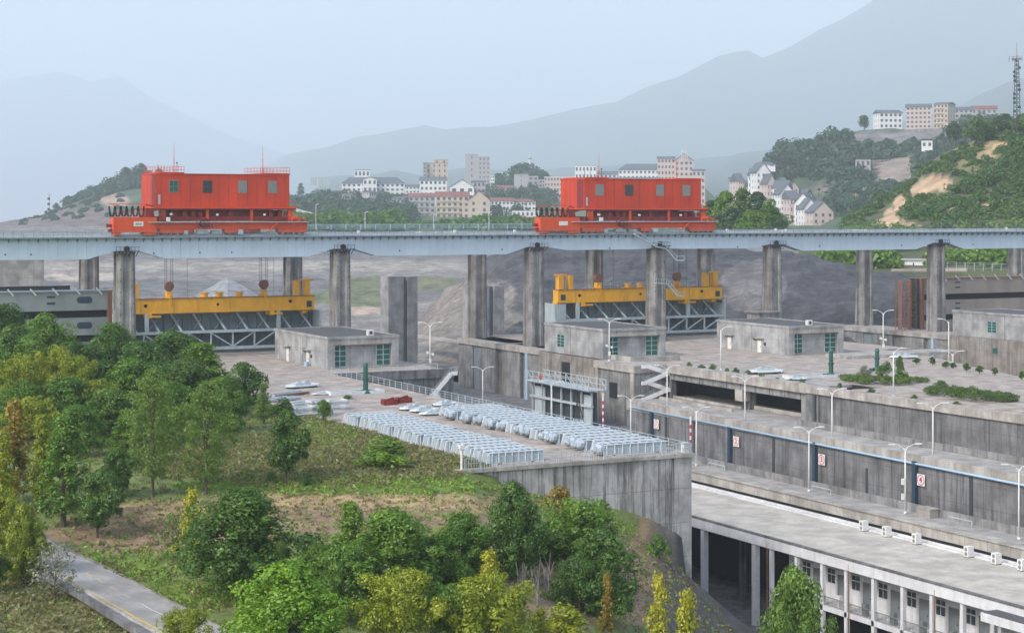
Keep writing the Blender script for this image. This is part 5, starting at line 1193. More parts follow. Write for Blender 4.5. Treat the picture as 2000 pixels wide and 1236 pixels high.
T('round', 478, 708, 818, 40, L_DARK, "dark tree at the plaza's left edge beside the steel sections", None)
T('pine', 515, 748, 828, 18, L_AIRY, "slim light green tree right of the dark plaza-edge tree", None)
T('airy', 300, 722, 970, 62, L_AIRY, "left one of the two tall slender airy trees", None)
T('airy', 404, 748, 966, 66, L_AIRY, "right one of the two tall slender airy trees", None)
T('pine', 125, 815, 1030, 52, L_MID, "upright green tree between the orange tree and the round dark tree")
T('cone', 28, 782, 985, 42, L_ORG, "orange-yellow conical tree at the left edge")
T('pine', 82, 812, 1000, 36, L_YG, "yellow-green pointed tree right of the orange tree")
T('pine', 5, 842, 1010, 34, L_YG, "yellow-green tree cut by the left edge below the orange tree")
T('round', 228, 878, 975, 36, L_DARK, "small dark tree behind the round tree with a pale trunk")
T('round', 190, 918, 1052, 52, L_DARK, "round dark tree with a pale trunk base standing on the brown soil")
T('dome', 45, 985, 1142, 50, L_YG, "olive tree beside the park road at the lower left")
T('dome', -8, 945, 1100, 55, L_YG, "olive tree cut by the left edge above the park road")
T('round', -12, 1078, 1160, 30, L_DARK, "dark tree cut by the left edge below the road")
T('sparse', 108, 1060, 1176, 46, L_GREY, "half-bare shrub with pale leaves over the park road")
T('round', 558, 806, 944, 48, L_DARK, "dark oval tree standing alone on the grass field")
T('round', 678, 772, 828, 23, L_DARK, "small round dark tree beside the near end of the left girder row's far corner")
T('round', 632, 780, 822, 17, L_MID, "little green tree left of the small round dark tree")
T('bush', 748, 852, 912, 52, L_MID, "dense green bush in the tall weeds under the left girder row")
T('bush', 530, 922, 942, 12, L_DARK, "small bush left of the lone oval tree's foot"); T('bush', 601, 924, 950, 12, L_DARK, "small bush right of the lone oval tree's foot")
T('bush', 975, 832, 874, 10, L_MID, "small weed bush against the left girder row's near half"); T('bush', 552, 776, 812, 24, L_MID, "bush in front of the stored steel sections")
T('cone', 376, 955, 1118, 30, L_YEL, "bright yellow ginkgo left of the big dark camphor tree")
T('sparse', 338, 1000, 1100, 28, L_DARK, "thin dark green tree left of the yellow ginkgo")
T('camphor', 470, 955, 1166, 106, L_DARK, "big dark rounded camphor tree left of centre foreground", None, None, 0)
T('pine', 500, 1035, 1165, 36, L_AIRY, "pale green narrow tree before the big dark camphor")
T('pine', 548, 1058, 1175, 22, L_AIRY, "slim pale green tree right of the narrow one before the camphor")
T('bush', 598, 1045, 1085, 26, L_DARK, "dark low bush between the camphor and the green thicket")
T('camphor', 560, 1098, 0, 122, L_BRIGHT, "huge bright yellow-green camphor tree at the bottom left of centre", 138, None, 1)
T('layer', 362, 1188, 0, 50, L_YG, "yellow-tipped small tree at the bottom edge beside the road", 140)
T('camphor', 765, 994, 1185, 92, L_MID, "large green tree in the centre foreground thicket", None, None, 0)
T('pine', 685, 985, 1165, 46, L_MID, "pointed dark green tree left of the large centre tree")
T('dome', 672, 1065, 1215, 68, L_MID, "green tree below the pointed tree of the centre thicket")
T('camphor', 902, 1002, 1150, 68, L_MID, "rounded light green tree right of the large centre tree", None, None, 1)
T('dome', 1000, 942, 1132, 68, L_DARK, "dark green tree overlapping the stained retaining wall's left part")
T('bush', 1092, 948, 1010, 34, L_ORG, "reddish-brown bush growing at the retaining wall's foot")
T('layer', 1125, 975, 1128, 88, L_MID, "spreading green tree in front of the retaining wall's middle")
T('dome', 1178, 1035, 1210, 74, L_DARK, "dark green tree at the lower end of the retaining wall slope")
T('round', 1002, 1088, 1135, 20, L_DARK, "small dark conifer-like bush between the thicket trees")
T('bush', 1287, 1040, 1092, 22, L_MID, "round bush at the foot of the retaining wall's right end")
T('layer', 775, 1118, 0, 88, L_YG, "spreading yellow-green tree at the bottom centre", 140)
T('layer', 955, 1120, 0, 96, L_YG, "olive-green spreading tree with yellow tips at the bottom, right of centre", 141)
T('layer', 880, 1140, 0, 66, L_MID, "mid-green tree between the two spreading yellow-green trees", 143)
T('cone', 955, 1078, 0, 34, L_YEL, "yellow ginkgo tip rising above the olive spreading tree", 146)
T('cone', 1056, 1188, 0, 26, L_YEL, "small yellow ginkgo at the bottom edge right of the spreading trees", 142)
T('bush', 1100, 1178, 1245, 50, L_YG, "yellowish bush at the bottom edge left of the sparse ginkgo")
T('cone', 1186, 1118, 0, 18, L_ORG, "thin sparse orange-yellow ginkgo before the dark slope tree", 148)
T('cone', 1286, 1122, 0, 30, L_YEL, "yellow ginkgo on the dry slope, left one of two at the bottom", 144)
T('cone', 1342, 1158, 0, 36, L_YEL, "yellow ginkgo on the dry slope, right one of two at the bottom", 141)
p_ = world_at(1552, 1240, 192); p_.z = -24.5
o_ = T('camphor', 1552, 1108, 0, 66, L_MID, "bright green tree standing in front of the white building's gallery", 190, None, 0); 
for k, (px0, py0) in enumerate(((1045, 1180), (1075, 1165), (1110, 1172), (1020, 1172))):
    p = ground_hit(px0, py0); mb = MB(); rs = random.Random(k)
    for j in range(7):
        a = Vector((p.x + rs.uniform(-.4, .4), p.y + rs.uniform(-.4, .4), p.z)); b = a + Vector((rs.uniform(-1, 1), rs.uniform(-1, 1), rs.uniform(2.4, 4))); mb.cyl(a, b, .05, .02, 5); mb.cyl(a.lerp(b, .6), a.lerp(b, .6) + Vector((rs.uniform(-.8, .8), rs.uniform(-.8, .8), 1)), .03, .01, 4)
    tag(obj("bare_stems", mb, C_BROWN, loc=tuple(p)), "%s clump of bare pale stems under the dark slope trees, counted from the left" % ORD[(1, 2, 3, 0)[k]], "bare shrub", "bare stems on the slope")

T('dome', 62, 655, 0, 60, L_MID, "mid-green tree below the round-topped tree at the lock gate", 258)
T('camphor', 255, 700, 0, 60, L_MID, "rounded green tree between the leftmost pier and the two slender trees", 246)
T('layer', 150, 695, 0, 44, L_YG, "second yellow-green tree in front of the stored lock gate", 246)
T('dome', 330, 745, 0, 60, L_MID, "green tree directly behind the left slender tree", 226)
T('camphor', 440, 735, 0, 50, L_MID, "green tree between the right slender tree and the plaza-edge tree", 236)
T('pine', 250, 800, 0, 40, L_MID, "pointed green tree left of the left slender tree", 205)
T('dome', 150, 790, 0, 55, L_MID, "green tree behind the upright tree of the left grove", 212)
T('layer', 55, 775, 0, 50, L_YG, "yellow-green tree top above the orange tree", 220)
T('layer', 640, 1060, 0, 60, L_MID, "feathery green tree between the camphor and the centre thicket", 158)
T('camphor', 830, 1050, 0, 70, L_DARK, "dark green tree in the gap of the centre thicket", 160)
T('dome', 1070, 1020, 0, 60, L_DARK, "dark green tree left of the slope's lower trees", 172)
T('dome', 1130, 1085, 0, 55, L_DARK, "dark low tree under the spreading slope tree", 160)
# grasses: one sheet of blades per colour, too many to count
def tufts(name, label, n, mat, test, size, seed):
    rs = np.random.RandomState(seed); X = rs.uniform(-60, 118, n * 7); Y = rs.uniform(130, 300, n * 7); Z = ground_z(X, Y)
    D = X * SA + Y * CA; PX = 1000 + FPX * (X * CA - Y * SA) / D; PY = HOR + (CAMZ - Z) * FPX / D
    ok = (PX > -30) & (PX < 1480) & (PY < 1260) & ~((X > 85.8) & (Y < 182.6) & (Y > 181.2)) & ~((X > 91.2) & (Y > 181.2)) & (Z > -22) & test(PX, PY, X, Y)
    rl = np.interp(PY, [1060, 1092, 1185, 1236, 1300], [-60, 19, 186, 279, 380]); rr_ = np.interp(PY, [1010, 1047, 1086, 1135, 1185, 1236, 1290], [20, 80, 152, 250, 347, 455, 560])
    ok &= ~((PX > rl - 22) & (PX < rr_ + 6))
    idx = np.where(ok)[0][:n]; m = len(idx); k = 5
    P = np.repeat(np.stack([X[idx], Y[idx], Z[idx]], 1), k, 0); s = size * (.5 + rs.rand(m * k)); P[:, :2] += rs.randn(m * k, 2) * .22; P[:, 2] += s * .55
    nr = np.stack([rs.randn(m * k), rs.randn(m * k), rs.rand(m * k) * .9], 1)
    me = leaf_mesh(name, P, nr, s, mat, rs, .42); o = bpy.data.objects.new(name, me); COL.objects.link(o); tag(o, label, "grass", kind='stuff')
bl = lambda *a: (lambda px, py: blob(px, py, *a)[..., 0])
tufts("grass", "bright green grass on the field and road verge", 15000, L_GRASS, lambda px, py, X, Y: (bl(660, 948, 330, 20)(px, py) + bl(640, 850, 60, 22)(px, py) + bl(250, 1105, 110, 30)(px, py) + bl(380, 1160, 130, 30)(px, py) + (NR.rand(*px.shape) < .14)) > .4, .17, 1)
tufts("tall_weeds", "tall olive and brown weeds between the field and the storage yard", 17000, L_WEED, lambda px, py, X, Y: (bl(760, 880, 230, 56, .5)(px, py) + bl(620, 900, 360, 50, .5)(px, py) + ((NR.rand(*px.shape) < .12) | ((px < 250) & (py > 1100)))) > .4, .21, 2)
tufts("dry_grass", "straw-coloured dry grass on the brown soil and the slope", 12000, L_STRAW, lambda px, py, X, Y: (bl(700, 985, 330, 24, .9)(px, py) * .5 + bl(620, 1015, 340, 26, .8)(px, py) * .3 + bl(280, 1020, 190, 45)(px, py) * .35 + bl(1240, 1120, 130, 90)(px, py) * .6 + .04) > NR.rand(*px.shape), .13, 3)

# terrace planting
def hedge(lab, pts, w, h, seed):
    rs = np.random.RandomState(seed); cs = []; 
    for k in range(110):
        i = rs.rand() * (len(pts) - 1); a = Vector(pts[int(i)]).lerp(Vector(pts[min(int(i) + 1, len(pts) - 1)]), i - int(i)); e = math.sin(math.pi * min(.97, max(.03, i / (len(pts) - 1)))) ** .4
        q = rs.uniform(-1, 1); cs.append((a.x + q * w * e * .5, a.y + rs.uniform(-1, 1) * w * .5 * e, .25 + h * .7 * e * (1 - q * q * .4) * rs.uniform(.6, 1)))
    cs = np.array(cs); P, Nn = clump_leaves(cs, np.full(len(cs), h * .45), 95, rs, shell=.6); P[:, 2] = np.maximum(P[:, 2], .02)
    c = cs.mean(0); c[2] = 0; me = leaf_mesh("hedge", P - c, Nn, .11 * (.6 + rs.rand(len(P))), L_HEDGE, rs); o = bpy.data.objects.new("oval_hedge", me); COL.objects.link(o); o.location = c
    tag(o, lab, "hedge")
hedge("low clipped oval hedge on the terrace around the green column's right side", [tuple(on_level(a, b, 0)) for a, b in ((1650, 742), (1690, 748), (1740, 752), (1800, 746))], 5, 1.15, 5)
hedge("larger clipped oval hedge on the terrace near the right edge", [tuple(on_level(a, b, 0)) for a, b in ((1822, 768), (1870, 776), (1920, 783), (1975, 784))], 6, 1.5, 6)
def T0(key, px, py, hpx, hwpx, mat, label, grp, z=0):
    p = on_level(px, py, z); d = (CAMZ - z) * FPX / (py - HOR); src = PROTO[key][(px // 7) % 2]
    c = [c for c in src.children if c.name.startswith('crown')][0]; h0 = max(q[2] for q in c.bound_box); w0 = (max(q[0] for q in c.bound_box) - min(q[0] for q in c.bound_box)) / 2
    dup(src, p, px * .1, label, (hwpx * d / FPX / w0,) * 2 + (hpx * d / FPX / h0,), mat, grp)
for i, (px0, py0, h, w) in enumerate(((1346, 717, 11, 7), (1370, 720, 9, 8), (1393, 723, 14, 8), (1420, 726, 8, 7), (1437, 728, 11, 8), (1461, 731, 9, 9), (1487, 736, 9, 8), (1518, 742, 5, 7), (1545, 744, 5, 7), (1566, 748, 9, 8), (1640, 757, 10, 7), (1703, 768, 11, 10), (1785, 780, 11, 9), (1868, 792, 9, 10))):
    T0('bush', px0, py0, h, w, L_DARK if i % 3 else L_MID, "%s small dark bush from the left along the terrace edge" % ORD[i], "bushes along the terrace edge")
for i, (px0, py0, h, w) in enumerate(((1790, 711, 13, 10), (1821, 714, 18, 8), (1848, 719, 14, 10), (1862, 720, 13, 9), (1888, 726, 18, 10), (1913, 730, 17, 10), (1943, 734, 17, 8), (1995, 742, 18, 9))):
    T0('round', px0, py0, h, w, L_DARK, "%s ball-shaped shrub from the left in front of the right-hand lock wall" % ORD[i], "ball shrubs before the lock wall")
for i, (px0, py0, h, w) in enumerate(((1688, 738, 26, 16), (1722, 736, 24, 15), (1757, 738, 44, 11), (1762, 742, 22, 18), (1731, 726, 22, 12), (1838, 758, 16, 18), (1900, 766, 14, 12))):
    T0('round' if h > 30 else 'bush', px0, py0, h, w, L_DARK if i != 0 else L_GREY, "%s among the two oval hedges" % ("greyish loose shrub", "dark shrub", "tall tiered topiary tree", "broad dark shrub beside the tiered topiary", "dark tree next to the right green column", "low shrub at the larger hedge's left end", "low shrub behind the larger hedge")[i], None)
for key in PROTO:
    for v in (0, 1):
        if (key, v) not in USED:
            for c in list(PROTO[key][v].children): bpy.data.objects.remove(c)
            bpy.data.objects.remove(PROTO[key][v])

# ------------------------------------------------------------------ far woods: crowns that read as one mass
def wood(name, label, pts, mat, seed, leaves=90, leaf=1.3):
    rs = np.random.RandomState(seed); pts = np.array(pts); cs = []; rd = []
    for (x, y, z, r, h) in pts:
        for k in range(5): cs.append((x + rs.randn() * r * .42, y + rs.randn() * r * .42, z + h - r * .6 - rs.rand() * h * .5)); rd.append(r * (.5 + .35 * rs.rand()))
    P, Nn = clump_leaves(np.array(cs), np.array(rd), leaves, rs, shell=.65)
    me = leaf_mesh(name, P, Nn, leaf * (.6 + .8 * rs.rand(len(P))), mat, rs); o = bpy.data.objects.new(name, me); COL.objects.link(o); tag(o, label, "woodland", kind='stuff')
def scatter(sheet, n, px0, px1, t0, t1, r, h, seed, keep=None):
    rs = np.random.RandomState(seed); px = rs.uniform(px0, px1, n); t = rs.uniform(t0, t1, n); P = sheet.at(px, t); out = []
    py = HOR + (CAMZ - P[:, 2]) * FPX / sheet.dd
    for i in range(n):
        if keep is None or keep(px[i], py[i]): q = rs.uniform(.7, 1.3); out.append((P[i, 0], P[i, 1], P[i, 2] - 1, r * q, h * q))
    return out
wood("left_hill_wood", "bluish dark wood covering the hill behind the left crane", scatter(LEFT, 120, 175, 300, 1.3, 2.0, 8, 12, 1, lambda a, b: a > 205 or b < 384) + scatter(LEFT, 40, 130, 215, 1.85, 2.0, 6, 10, 2) + scatter(LEFT, 50, 40, 260, .4, 1.7, 4, 5, 3), L_FAR, 1, 60, 1.5)
wood("town_wood", "hazy green wood on the town hill behind the bridge", scatter(TOWN, 230, 560, 800, .2, 1.6, 10, 16, 4, lambda a, b: not (660 < a < 800 and b < 398)) + scatter(TOWN, 60, 940, 1070, 1.0, 2.0, 10, 15, 5) + scatter(TOWN, 22, 1060, 1420, .3, .9, 7, 9, 6), L_FAR, 2, 46, 2.2)
wood("roadside_wood", "row of light and dark green trees along the road beyond the bridge", scatter(BANK, 70, 560, 780, 5.6, 6.5, 6, 12, 7) + scatter(BANK, 60, 770, 945, 5.8, 6.5, 4, 6.5, 17) + scatter(BANK, 50, 930, 1060, 5.8, 6.4, 5, 9, 27) + scatter(BANK, 40, 1380, 1520, 5.6, 6.6, 6, 10, 8), L_MID, 3, 60, 1.3)
wood("right_hill_wood", "bluish dense wood on the hill below the hilltop flats", scatter(RFAR, 520, 1505, 1960, .3, 1.98, 11, 17, 9, lambda a, b: not (1680 < a < 1805 and 300 < b < 385) and not (1655 < a < 1850 and b < 312) and not (a < 1640 and b > 360)) + scatter(RFAR, 240, 1650, 1960, .2, 1.9, 6, 8, 19, lambda a, b: not (1655 < a < 1850 and b < 280) and not (1690 < a < 1790 and 312 < b < 360)), L_FAR, 4, 50, 2.2)
sand = lambda a, b: not any(((a - cx) / rx) ** 2 + ((b - cy) / ry) ** 2 < 1.25 for cx, cy, rx, ry in ((1828, 358, 36, 17), (1800, 372, 24, 14), (1760, 396, 18, 16), (1742, 420, 20, 16), (1735, 440, 40, 16), (1770, 442, 38, 10), (1925, 306, 22, 10), (1932, 342, 26, 9), (1950, 282, 26, 6)))
wood("near_hill_scrub", "green and brown scrub on the sandy hillside at the right", scatter(RNEAR, 330, 1650, 2080, 3.0, 3.97, 2.6, 4.2, 10, sand) + scatter(RNEAR, 90, 1920, 2080, 3.3, 3.98, 4.5, 9, 12, sand), L_DARK, 5, 60, .6)
wood("near_hill_brush", "olive brush on the lower slopes of the sandy hillside", scatter(RNEAR, 330, 1640, 2080, 3.0, 3.9, 2.0, 3.0, 11, sand), L_HEDGE, 6, 50, .5)
wood("bridge_gap_wood", "green wood seen under the bridge at the right", scatter(RNEAR, 260, 1600, 2100, 1.1, 2.9, 3.6, 6.5, 13, lambda a, b: not (1740 < a < 1825 and b > 492)), L_MID, 7, 60, .75)
def hill_tree(lab, px, py, d, hpx, wpx, mat, seed, n=30):
    p = world_at(px, py, d); rs = np.random.RandomState(seed); h = hpx * d / FPX; r = wpx * d / FPX
    t = thing("hillside_tree", lab, "tree", tuple(p), local=True); cs = crown_points('round', h - r * .3, r * .8, h * .18, rs, n); P, Nn = clump_leaves(cs, np.full(n, r * .38), 70, rs)
    me = leaf_mesh("crown", P, Nn, r * .09 * (.7 + .6 * rs.rand(len(P))), mat, rs); o = bpy.data.objects.new("crown", me); COL.objects.link(o); o.parent = t
    obj("trunk", MB().cyl((0, 0, -2), (0, 0, h * .6), r * .08, r * .04, 6), M_BARK, t)
for i, a in enumerate((("lone round tree standing on the skyline left of the hilltop flats", 1688, 252, 1850, 28, 13, L_FAR), ("large dark round tree right of the hilltop flats", 1908, 280, 880, 56, 26, L_DARK), ("bluish tree left of the large dark round tree", 1862, 276, 960, 40, 18, L_FAR),
        ("slim skyline tree beside the billboard", 588, 385, 2200, 28, 8, L_FAR), ("tree on the ridge behind the left crane's cable end", 245, 348, 2250, 22, 13, L_FAR), ("tree touching the left crane's house on the ridge", 276, 345, 2250, 26, 14, L_FAR),
        ("small tree on the left ridge crest, nearer the banded mast", 110, 412, 2250, 16, 8, L_FAR), ("second small tree on the left ridge crest", 128, 408, 2250, 15, 7, L_FAR), ("skyline tree at the right edge beside the lattice mast", 1962, 256, 880, 34, 22, L_FAR), ("dark tree at the far right edge below the lattice mast", 1998, 262, 860, 40, 24, L_DARK))): hill_tree(*a, seed=i + 40)
for i, (px0, top, w) in enumerate(((1392, 390, 26), (1418, 372, 30), (1450, 368, 28), (1480, 374, 28), (1505, 388, 24), (1402, 412, 24), (1435, 405, 30), (1470, 408, 34), (1500, 415, 26), (1425, 430, 28), (1458, 432, 26), (1490, 432, 24), (1525, 425, 18), (1384, 425, 18))):
    hill_tree("%s green tree from the left in the clump right of the right crane" % ORD[i], px0, 462, 640 - 6 * i, 462 - top, w, (L_FAR, L_MID, L_DARK)[i % 3], 60 + i, 44)
# ------------------------------------------------------------------ the town
WINMESH = {}
def town_building(lab, px0, px1, yt, yb, d, wall, roofm, roof='flat', fl=4, nc=6, depth=14, yaw=0.0, balc=False, sink=8, rh=None, name="town_building", winw=.5):
    k = 1.5 if d > 1020 else 1.0; d *= k; depth *= k; sink *= k; rh = rh * k if rh else rh; pc = (px0 + px1) / 2; p = world_at(pc, yb, d); W = (px1 - px0) * d / FPX; H = (yb - yt) * d / FPX
    if abs(yaw) > .05: W = max(4, (W - depth * abs(math.sin(yaw))) / math.cos(yaw))
    th = math.atan2(SA, CA) + math.atan((pc - 1000) / FPX)
    t = thing(name, lab, "building", tuple(p), -th + yaw, local=True); D = depth; w2 = W / 2
    rh = rh if rh is not None else (0 if roof == 'flat' else min(8, W * .14)); Hw = H - rh
    obj("wall", MB().box(-w2, w2, 0, D, -sink, Hw), wall, t)
    if roof == 'flat': obj("roof", MB().box(-w2 - .4, w2 + .4, -.4, D + .4, Hw, Hw + .5), roofm, t)
    elif roof == 'hip': 
        e = 1.0; m = min(w2, D / 2) * .8
        obj("roof", MB().add([(-w2 - e, -e, Hw), (w2 + e, -e, Hw), (w2 + e, D + e, Hw), (-w2 - e, D + e, Hw), (-w2 + m, D / 2, Hw + rh), (w2 - m, D / 2, Hw + rh)], [(0, 1, 5, 4), (1, 2, 5), (2, 3, 4, 5), (3, 0, 4), (0, 3, 2, 1)]), roofm, t)
    elif roof == 'gable':   # gable end to the viewer
        obj("gable", MB().prism([(-w2, Hw), (w2, Hw), (0, Hw + rh)], 0, D, axis='y'), wall, t)
        r = MB()
        for s in (-1, 1): r.prism([(s * (w2 + .9), Hw - .45), (0, Hw + rh), (0, Hw + rh + .55), (s * (w2 + .9), Hw + .15)], -.8, D + .5, axis='y')
        obj("roof", r, roofm, t)
    elif roof == 'ridge':   # ridge along the front
        r = MB(); e = .9; r.add([(-w2 - e, -e, Hw - .2), (w2 + e, -e, Hw - .2), (w2 + e, D / 2, Hw + rh), (-w2 - e, D / 2, Hw + rh), (-w2 - e, D + e, Hw - .2), (w2 + e, D + e, Hw - .2)], [(0, 1, 2, 3), (3, 2, 5, 4), (0, 3, 4), (1, 5, 2), (0, 4, 5, 1)]); obj("roof", r, roofm, t)
    fh = Hw / fl; cw = W / nc; ww, wh = cw * winw, fh * .48
    first = None
    for k in range(fl):
        for c in range(nc):
            x = -w2 + (c + .5) * cw; z = (k + .55) * fh
            if first is None: first = obj("window", MB().box(-ww / 2, ww / 2, -.12, 0, -wh / 2, wh / 2), M_TWIN, t); first.location = (x, 0, z)
            else: reuse(first, "window", t, (x, 0, z))
        if balc: obj("balcony", MB().box(-w2 * .92, w2 * .5, -1.2, -.13, k * fh + .1, k * fh + fh * .3), wall, t)
    if abs(yaw) > .15:
        s = -1 if yaw > 0 else 1; nd = max(1, int(D / 8)); f2 = None
        for k in range(fl):
            for c in range(nd):
                y = (c + .5) * D / nd; z = (k + .55) * fh
                if f2 is None: f2 = obj("window", MB().box(-.12, .12, -.6, .6, -wh / 2, wh / 2), M_TWIN, t); f2.location = (s * w2, y, z)
                else: reuse(f2, "window", t, (s * w2, y, z))
    return t
B = town_building
B("long white hotel with grey hipped roof and many small windows, left of the cream tower", 668, 790, 346, 392, 1520, M_TWHITE, M_TGREY, 'hip', 4, 13, 16)
B("small white rooftop pavilion with thin flat eaves above the white hotel", 692, 722, 332, 348, 1540, M_TWHITE, M_TGREY, 'flat', 1, 4, 8, sink=4)
B("central gabled bay of the long white hotel's front", 709, 736, 346, 392, 1512, M_TWHITE, M_TGREY, 'gable', 3, 3, 8)
B("cream block with flat roof and dark left edge, left of the tall grey tower", 832, 874, 319, 360, 1620, M_CREAM, M_TROOF, 'flat', 4, 4, 14, winw=.25)
B("small penthouse on top of the cream block", 846, 875, 312, 321, 1625, M_CREAM, M_TGREYW, 'flat', 1, 2, 8, sink=2, winw=.25)
B("narrow grey stair tower at the cream block's left side", 826, 833, 318, 360, 1615, M_TGREYW, M_TGREYW, 'flat', 6, 1, 10)
B("tall windowless pale grey tower, the highest one in the town", 909, 934, 302, 410, 1560, M_TGREYW, M_TGREYW, 'flat', 9, 1, 14, winw=.08)
B("right half of the tall grey tower with a dark window column", 934, 957, 307, 412, 1556, M_TGREYW, M_TGREYW, 'flat', 12, 3, 14, winw=.3)
B("white stepped house with grey roof left of the wide gabled house", 820, 872, 345, 385, 1480, M_TWHITE, M_TGREY, 'ridge', 3, 6, 14)
B("wide white gabled house below the tall grey tower", 879, 926, 351, 392, 1450, M_TWHITE, M_TGREY, 'gable', 2, 3, 20, rh=6)
B("grey-roofed house right of the wide white gabled house", 924, 948, 352, 392, 1470, M_TGREYW, M_TGREY, 'ridge', 3, 3, 12)
B("pinkish-grey balcony block with red roof, left of the cream gabled block", 798, 850, 377, 428, 1330, M_TGREYW, M_TROOF, 'ridge', 4, 5, 16, balc=True)
B("cream apartment block with red tiled roof and long balconies above the bridge", 851, 916, 374, 428, 1310, M_CREAM, M_TROOF, 'ridge', 4, 6, 16, balc=True)
B("cream gabled end of the red-roofed apartment block", 914, 957, 373, 430, 1305, M_CREAM, M_TROOF, 'gable', 3, 2, 18, rh=7, winw=.22)
B("low white house with red roof right of the cream apartment block", 958, 1003, 386, 412, 1340, M_TWHITE, M_TROOF, 'ridge', 2, 6, 14)
B("low white house with red roof, its right neighbour by the crane's cables", 1002, 1046, 388, 412, 1345, M_TWHITE, M_TROOF, 'hip', 2, 6, 14)
B("low white gatehouse half hidden behind the right crane's cable loops", 1000, 1052, 412, 426, 1250, M_TWHITE, M_TGREYW, 'flat', 1, 6, 10)
B("pale windowless slab block below the pagoda hill", 1004, 1032, 341, 390, 1480, M_TGREYW, M_TGREYW, 'flat', 6, 1, 10, winw=.05)
B("narrow grey block beside the pale slab", 1032, 1051, 345, 388, 1500, M_TGREYW, M_TWHITE, 'flat', 5, 2, 12)
B("pink and white school block with rows of windows left of the right crane", 1063, 1122, 346, 386, 1480, M_PINKW, M_TWHITE, 'flat', 4, 10, 14)
B("small white block above the pink school block", 1123, 1165, 324, 352, 1600, M_TWHITE, M_TGREYW, 'flat', 2, 6, 12)
B("long white block with grey hipped roof above the right crane's house", 1208, 1304, 320, 372, 1560, M_TWHITE, M_TGREY, 'hip', 4, 12, 16)
B("second long white block partly hidden by the right crane's house", 1150, 1290, 346, 400, 1450, M_PINKW, M_TGREY, 'ridge', 4, 14, 16)
B("large pale block with traditional grey eaves at the right crane's upper right", 1284, 1318, 305, 400, 1500, M_PINKW, M_TGREY, 'ridge', 8, 5, 16)
B("large pale block with gabled grey roof and rooftop antennas", 1318, 1354, 300, 400, 1490, M_PINKW, M_TGREY, 'gable', 8, 4, 18, rh=6)
B("pale block peeking out right of the right crane's house", 1352, 1377, 330, 400, 1470, M_PINKW, M_TGREY, 'ridge', 5, 3, 16)
for i, (a, b, c, e) in enumerate(((640, 668, 386, 410), (662, 690, 378, 408), (690, 722, 394, 420), (714, 742, 372, 396), (735, 768, 392, 418), (760, 796, 384, 412), (664, 700, 402, 424))):
    B("%s old dark-roofed village house from the left below the white hotel" % ORD[i], a, b, c, e, 1400 - i * 12, M_TGREYW, M_TGREY, 'ridge' if i % 2 else 'gable', 2, 3, 12, yaw=(.5 if i % 3 == 0 else -.4), name="village_house")
rows = [(1434, 1462, 338, 400, 'ridge', 5, 3), (1456, 1486, 328, 405, 'ridge', 5, 3), (1470, 1512, 318, 408, 'gable', 6, 3), (1490, 1524, 340, 412, 'gable', 4, 3), (1504, 1542, 352, 418, 'ridge', 4, 3), (1516, 1560, 360, 425, 'gable', 4, 3),
        (1534, 1572, 372, 432, 'ridge', 3, 3), (1546, 1590, 378, 438, 'gable', 3, 3), (1562, 1604, 388, 444, 'gable', 3, 3), (1578, 1637, 394, 452, 'gable', 3, 3)]
for i, (a, b, c, e, r, f, n) in enumerate(rows):
    B("%s white grey-roofed house from the top of the stepped row beside the wooded hill" % ORD[i], a, b, c, e, 1130 - i * 12, M_TWHITE if i % 3 else M_PINKW, M_TGREY, r, f, n, 16, yaw=(.35, -.2, .3)[i % 3], name="row_house", sink=14, rh=(6 if r == 'gable' else 5), winw=.34)
for i, (a, b, c, e) in enumerate(((1440, 1458, 352, 392), (1448, 1468, 362, 398), (1462, 1484, 350, 402), (1476, 1496, 366, 408), (1524, 1546, 346, 380), (1540, 1562, 356, 392), (1556, 1580, 368, 402), (1572, 1596, 378, 410), (1596, 1618, 386, 414), (1612, 1640, 396, 424))):
    B("%s small pale house behind the stepped white row, from its top" % ORD[i], a, b, c, e, 1190 - i * 6, (M_TGREYW, M_TWHITE, M_PINKW)[i % 3], M_TGREY, ('ridge', 'gable')[i % 2], 3, 2, 14, yaw=(-.3, .4, .1)[i % 3], name="row_house", sink=12, rh=4, winw=.3)
B("small roof pavilion on top of the stepped white row", 1474, 1514, 316, 326, 1140, M_TWHITE, M_TGREY, 'hip', 1, 3, 8, sink=3)
B("left hilltop block of flats with white front", 1712, 1768, 214, 252, 1300, M_TWHITE, M_TGREY, 'ridge', 3, 5, 16, yaw=.3)
B("taller hilltop block of flats with balconies, the highest one", 1770, 1818, 202, 252, 1300, M_PINKW, M_TGREY, 'ridge', 5, 6, 16)
B("hilltop block of flats with yellowish balconies right of the highest one", 1816, 1858, 199, 252, 1295, M_CREAM, M_TGREY, 'ridge', 5, 4, 16, yaw=-.35, balc=True)
B("blue-grey low block right of the hilltop flats", 1856, 1900, 208, 240, 1330, M_TGREYW, M_TGREY, 'ridge', 3, 5, 14)
B("distant reddish-roofed block at the right end of the hilltop", 1898, 1946, 206, 236, 1380, M_TGREYW, M_TROOF, 'ridge', 2, 5, 14)
B("small white cabin on the hillside below the flats", 1800, 1821, 276, 290, 1150, M_TWHITE, M_TWHITE, 'flat', 1, 2, 8, sink=4)
B("grey house left of the terraced fields", 1671, 1700, 312, 342, 1130, M_TGREYW, M_TGREY, 'flat', 2, 3, 12, sink=5)
B("white garage shed on the pale road seen under the bridge", 1762, 1806, 509, 528, 590, M_TWHITE, M_TGREYW, 'flat', 1, 1, 6, sink=1, winw=.05, name="garage_shed")
B("small white hut left of the garage shed under the bridge", 1748, 1764, 512, 526, 600, M_TWHITE, M_TGREYW, 'gable', 1, 1, 4, sink=1)
B("small red-roofed house seen under the bridge at the far right", 1934, 1966, 504, 522, 640, M_TWHITE, M_TROOF, 'ridge', 1, 4, 6, sink=2)
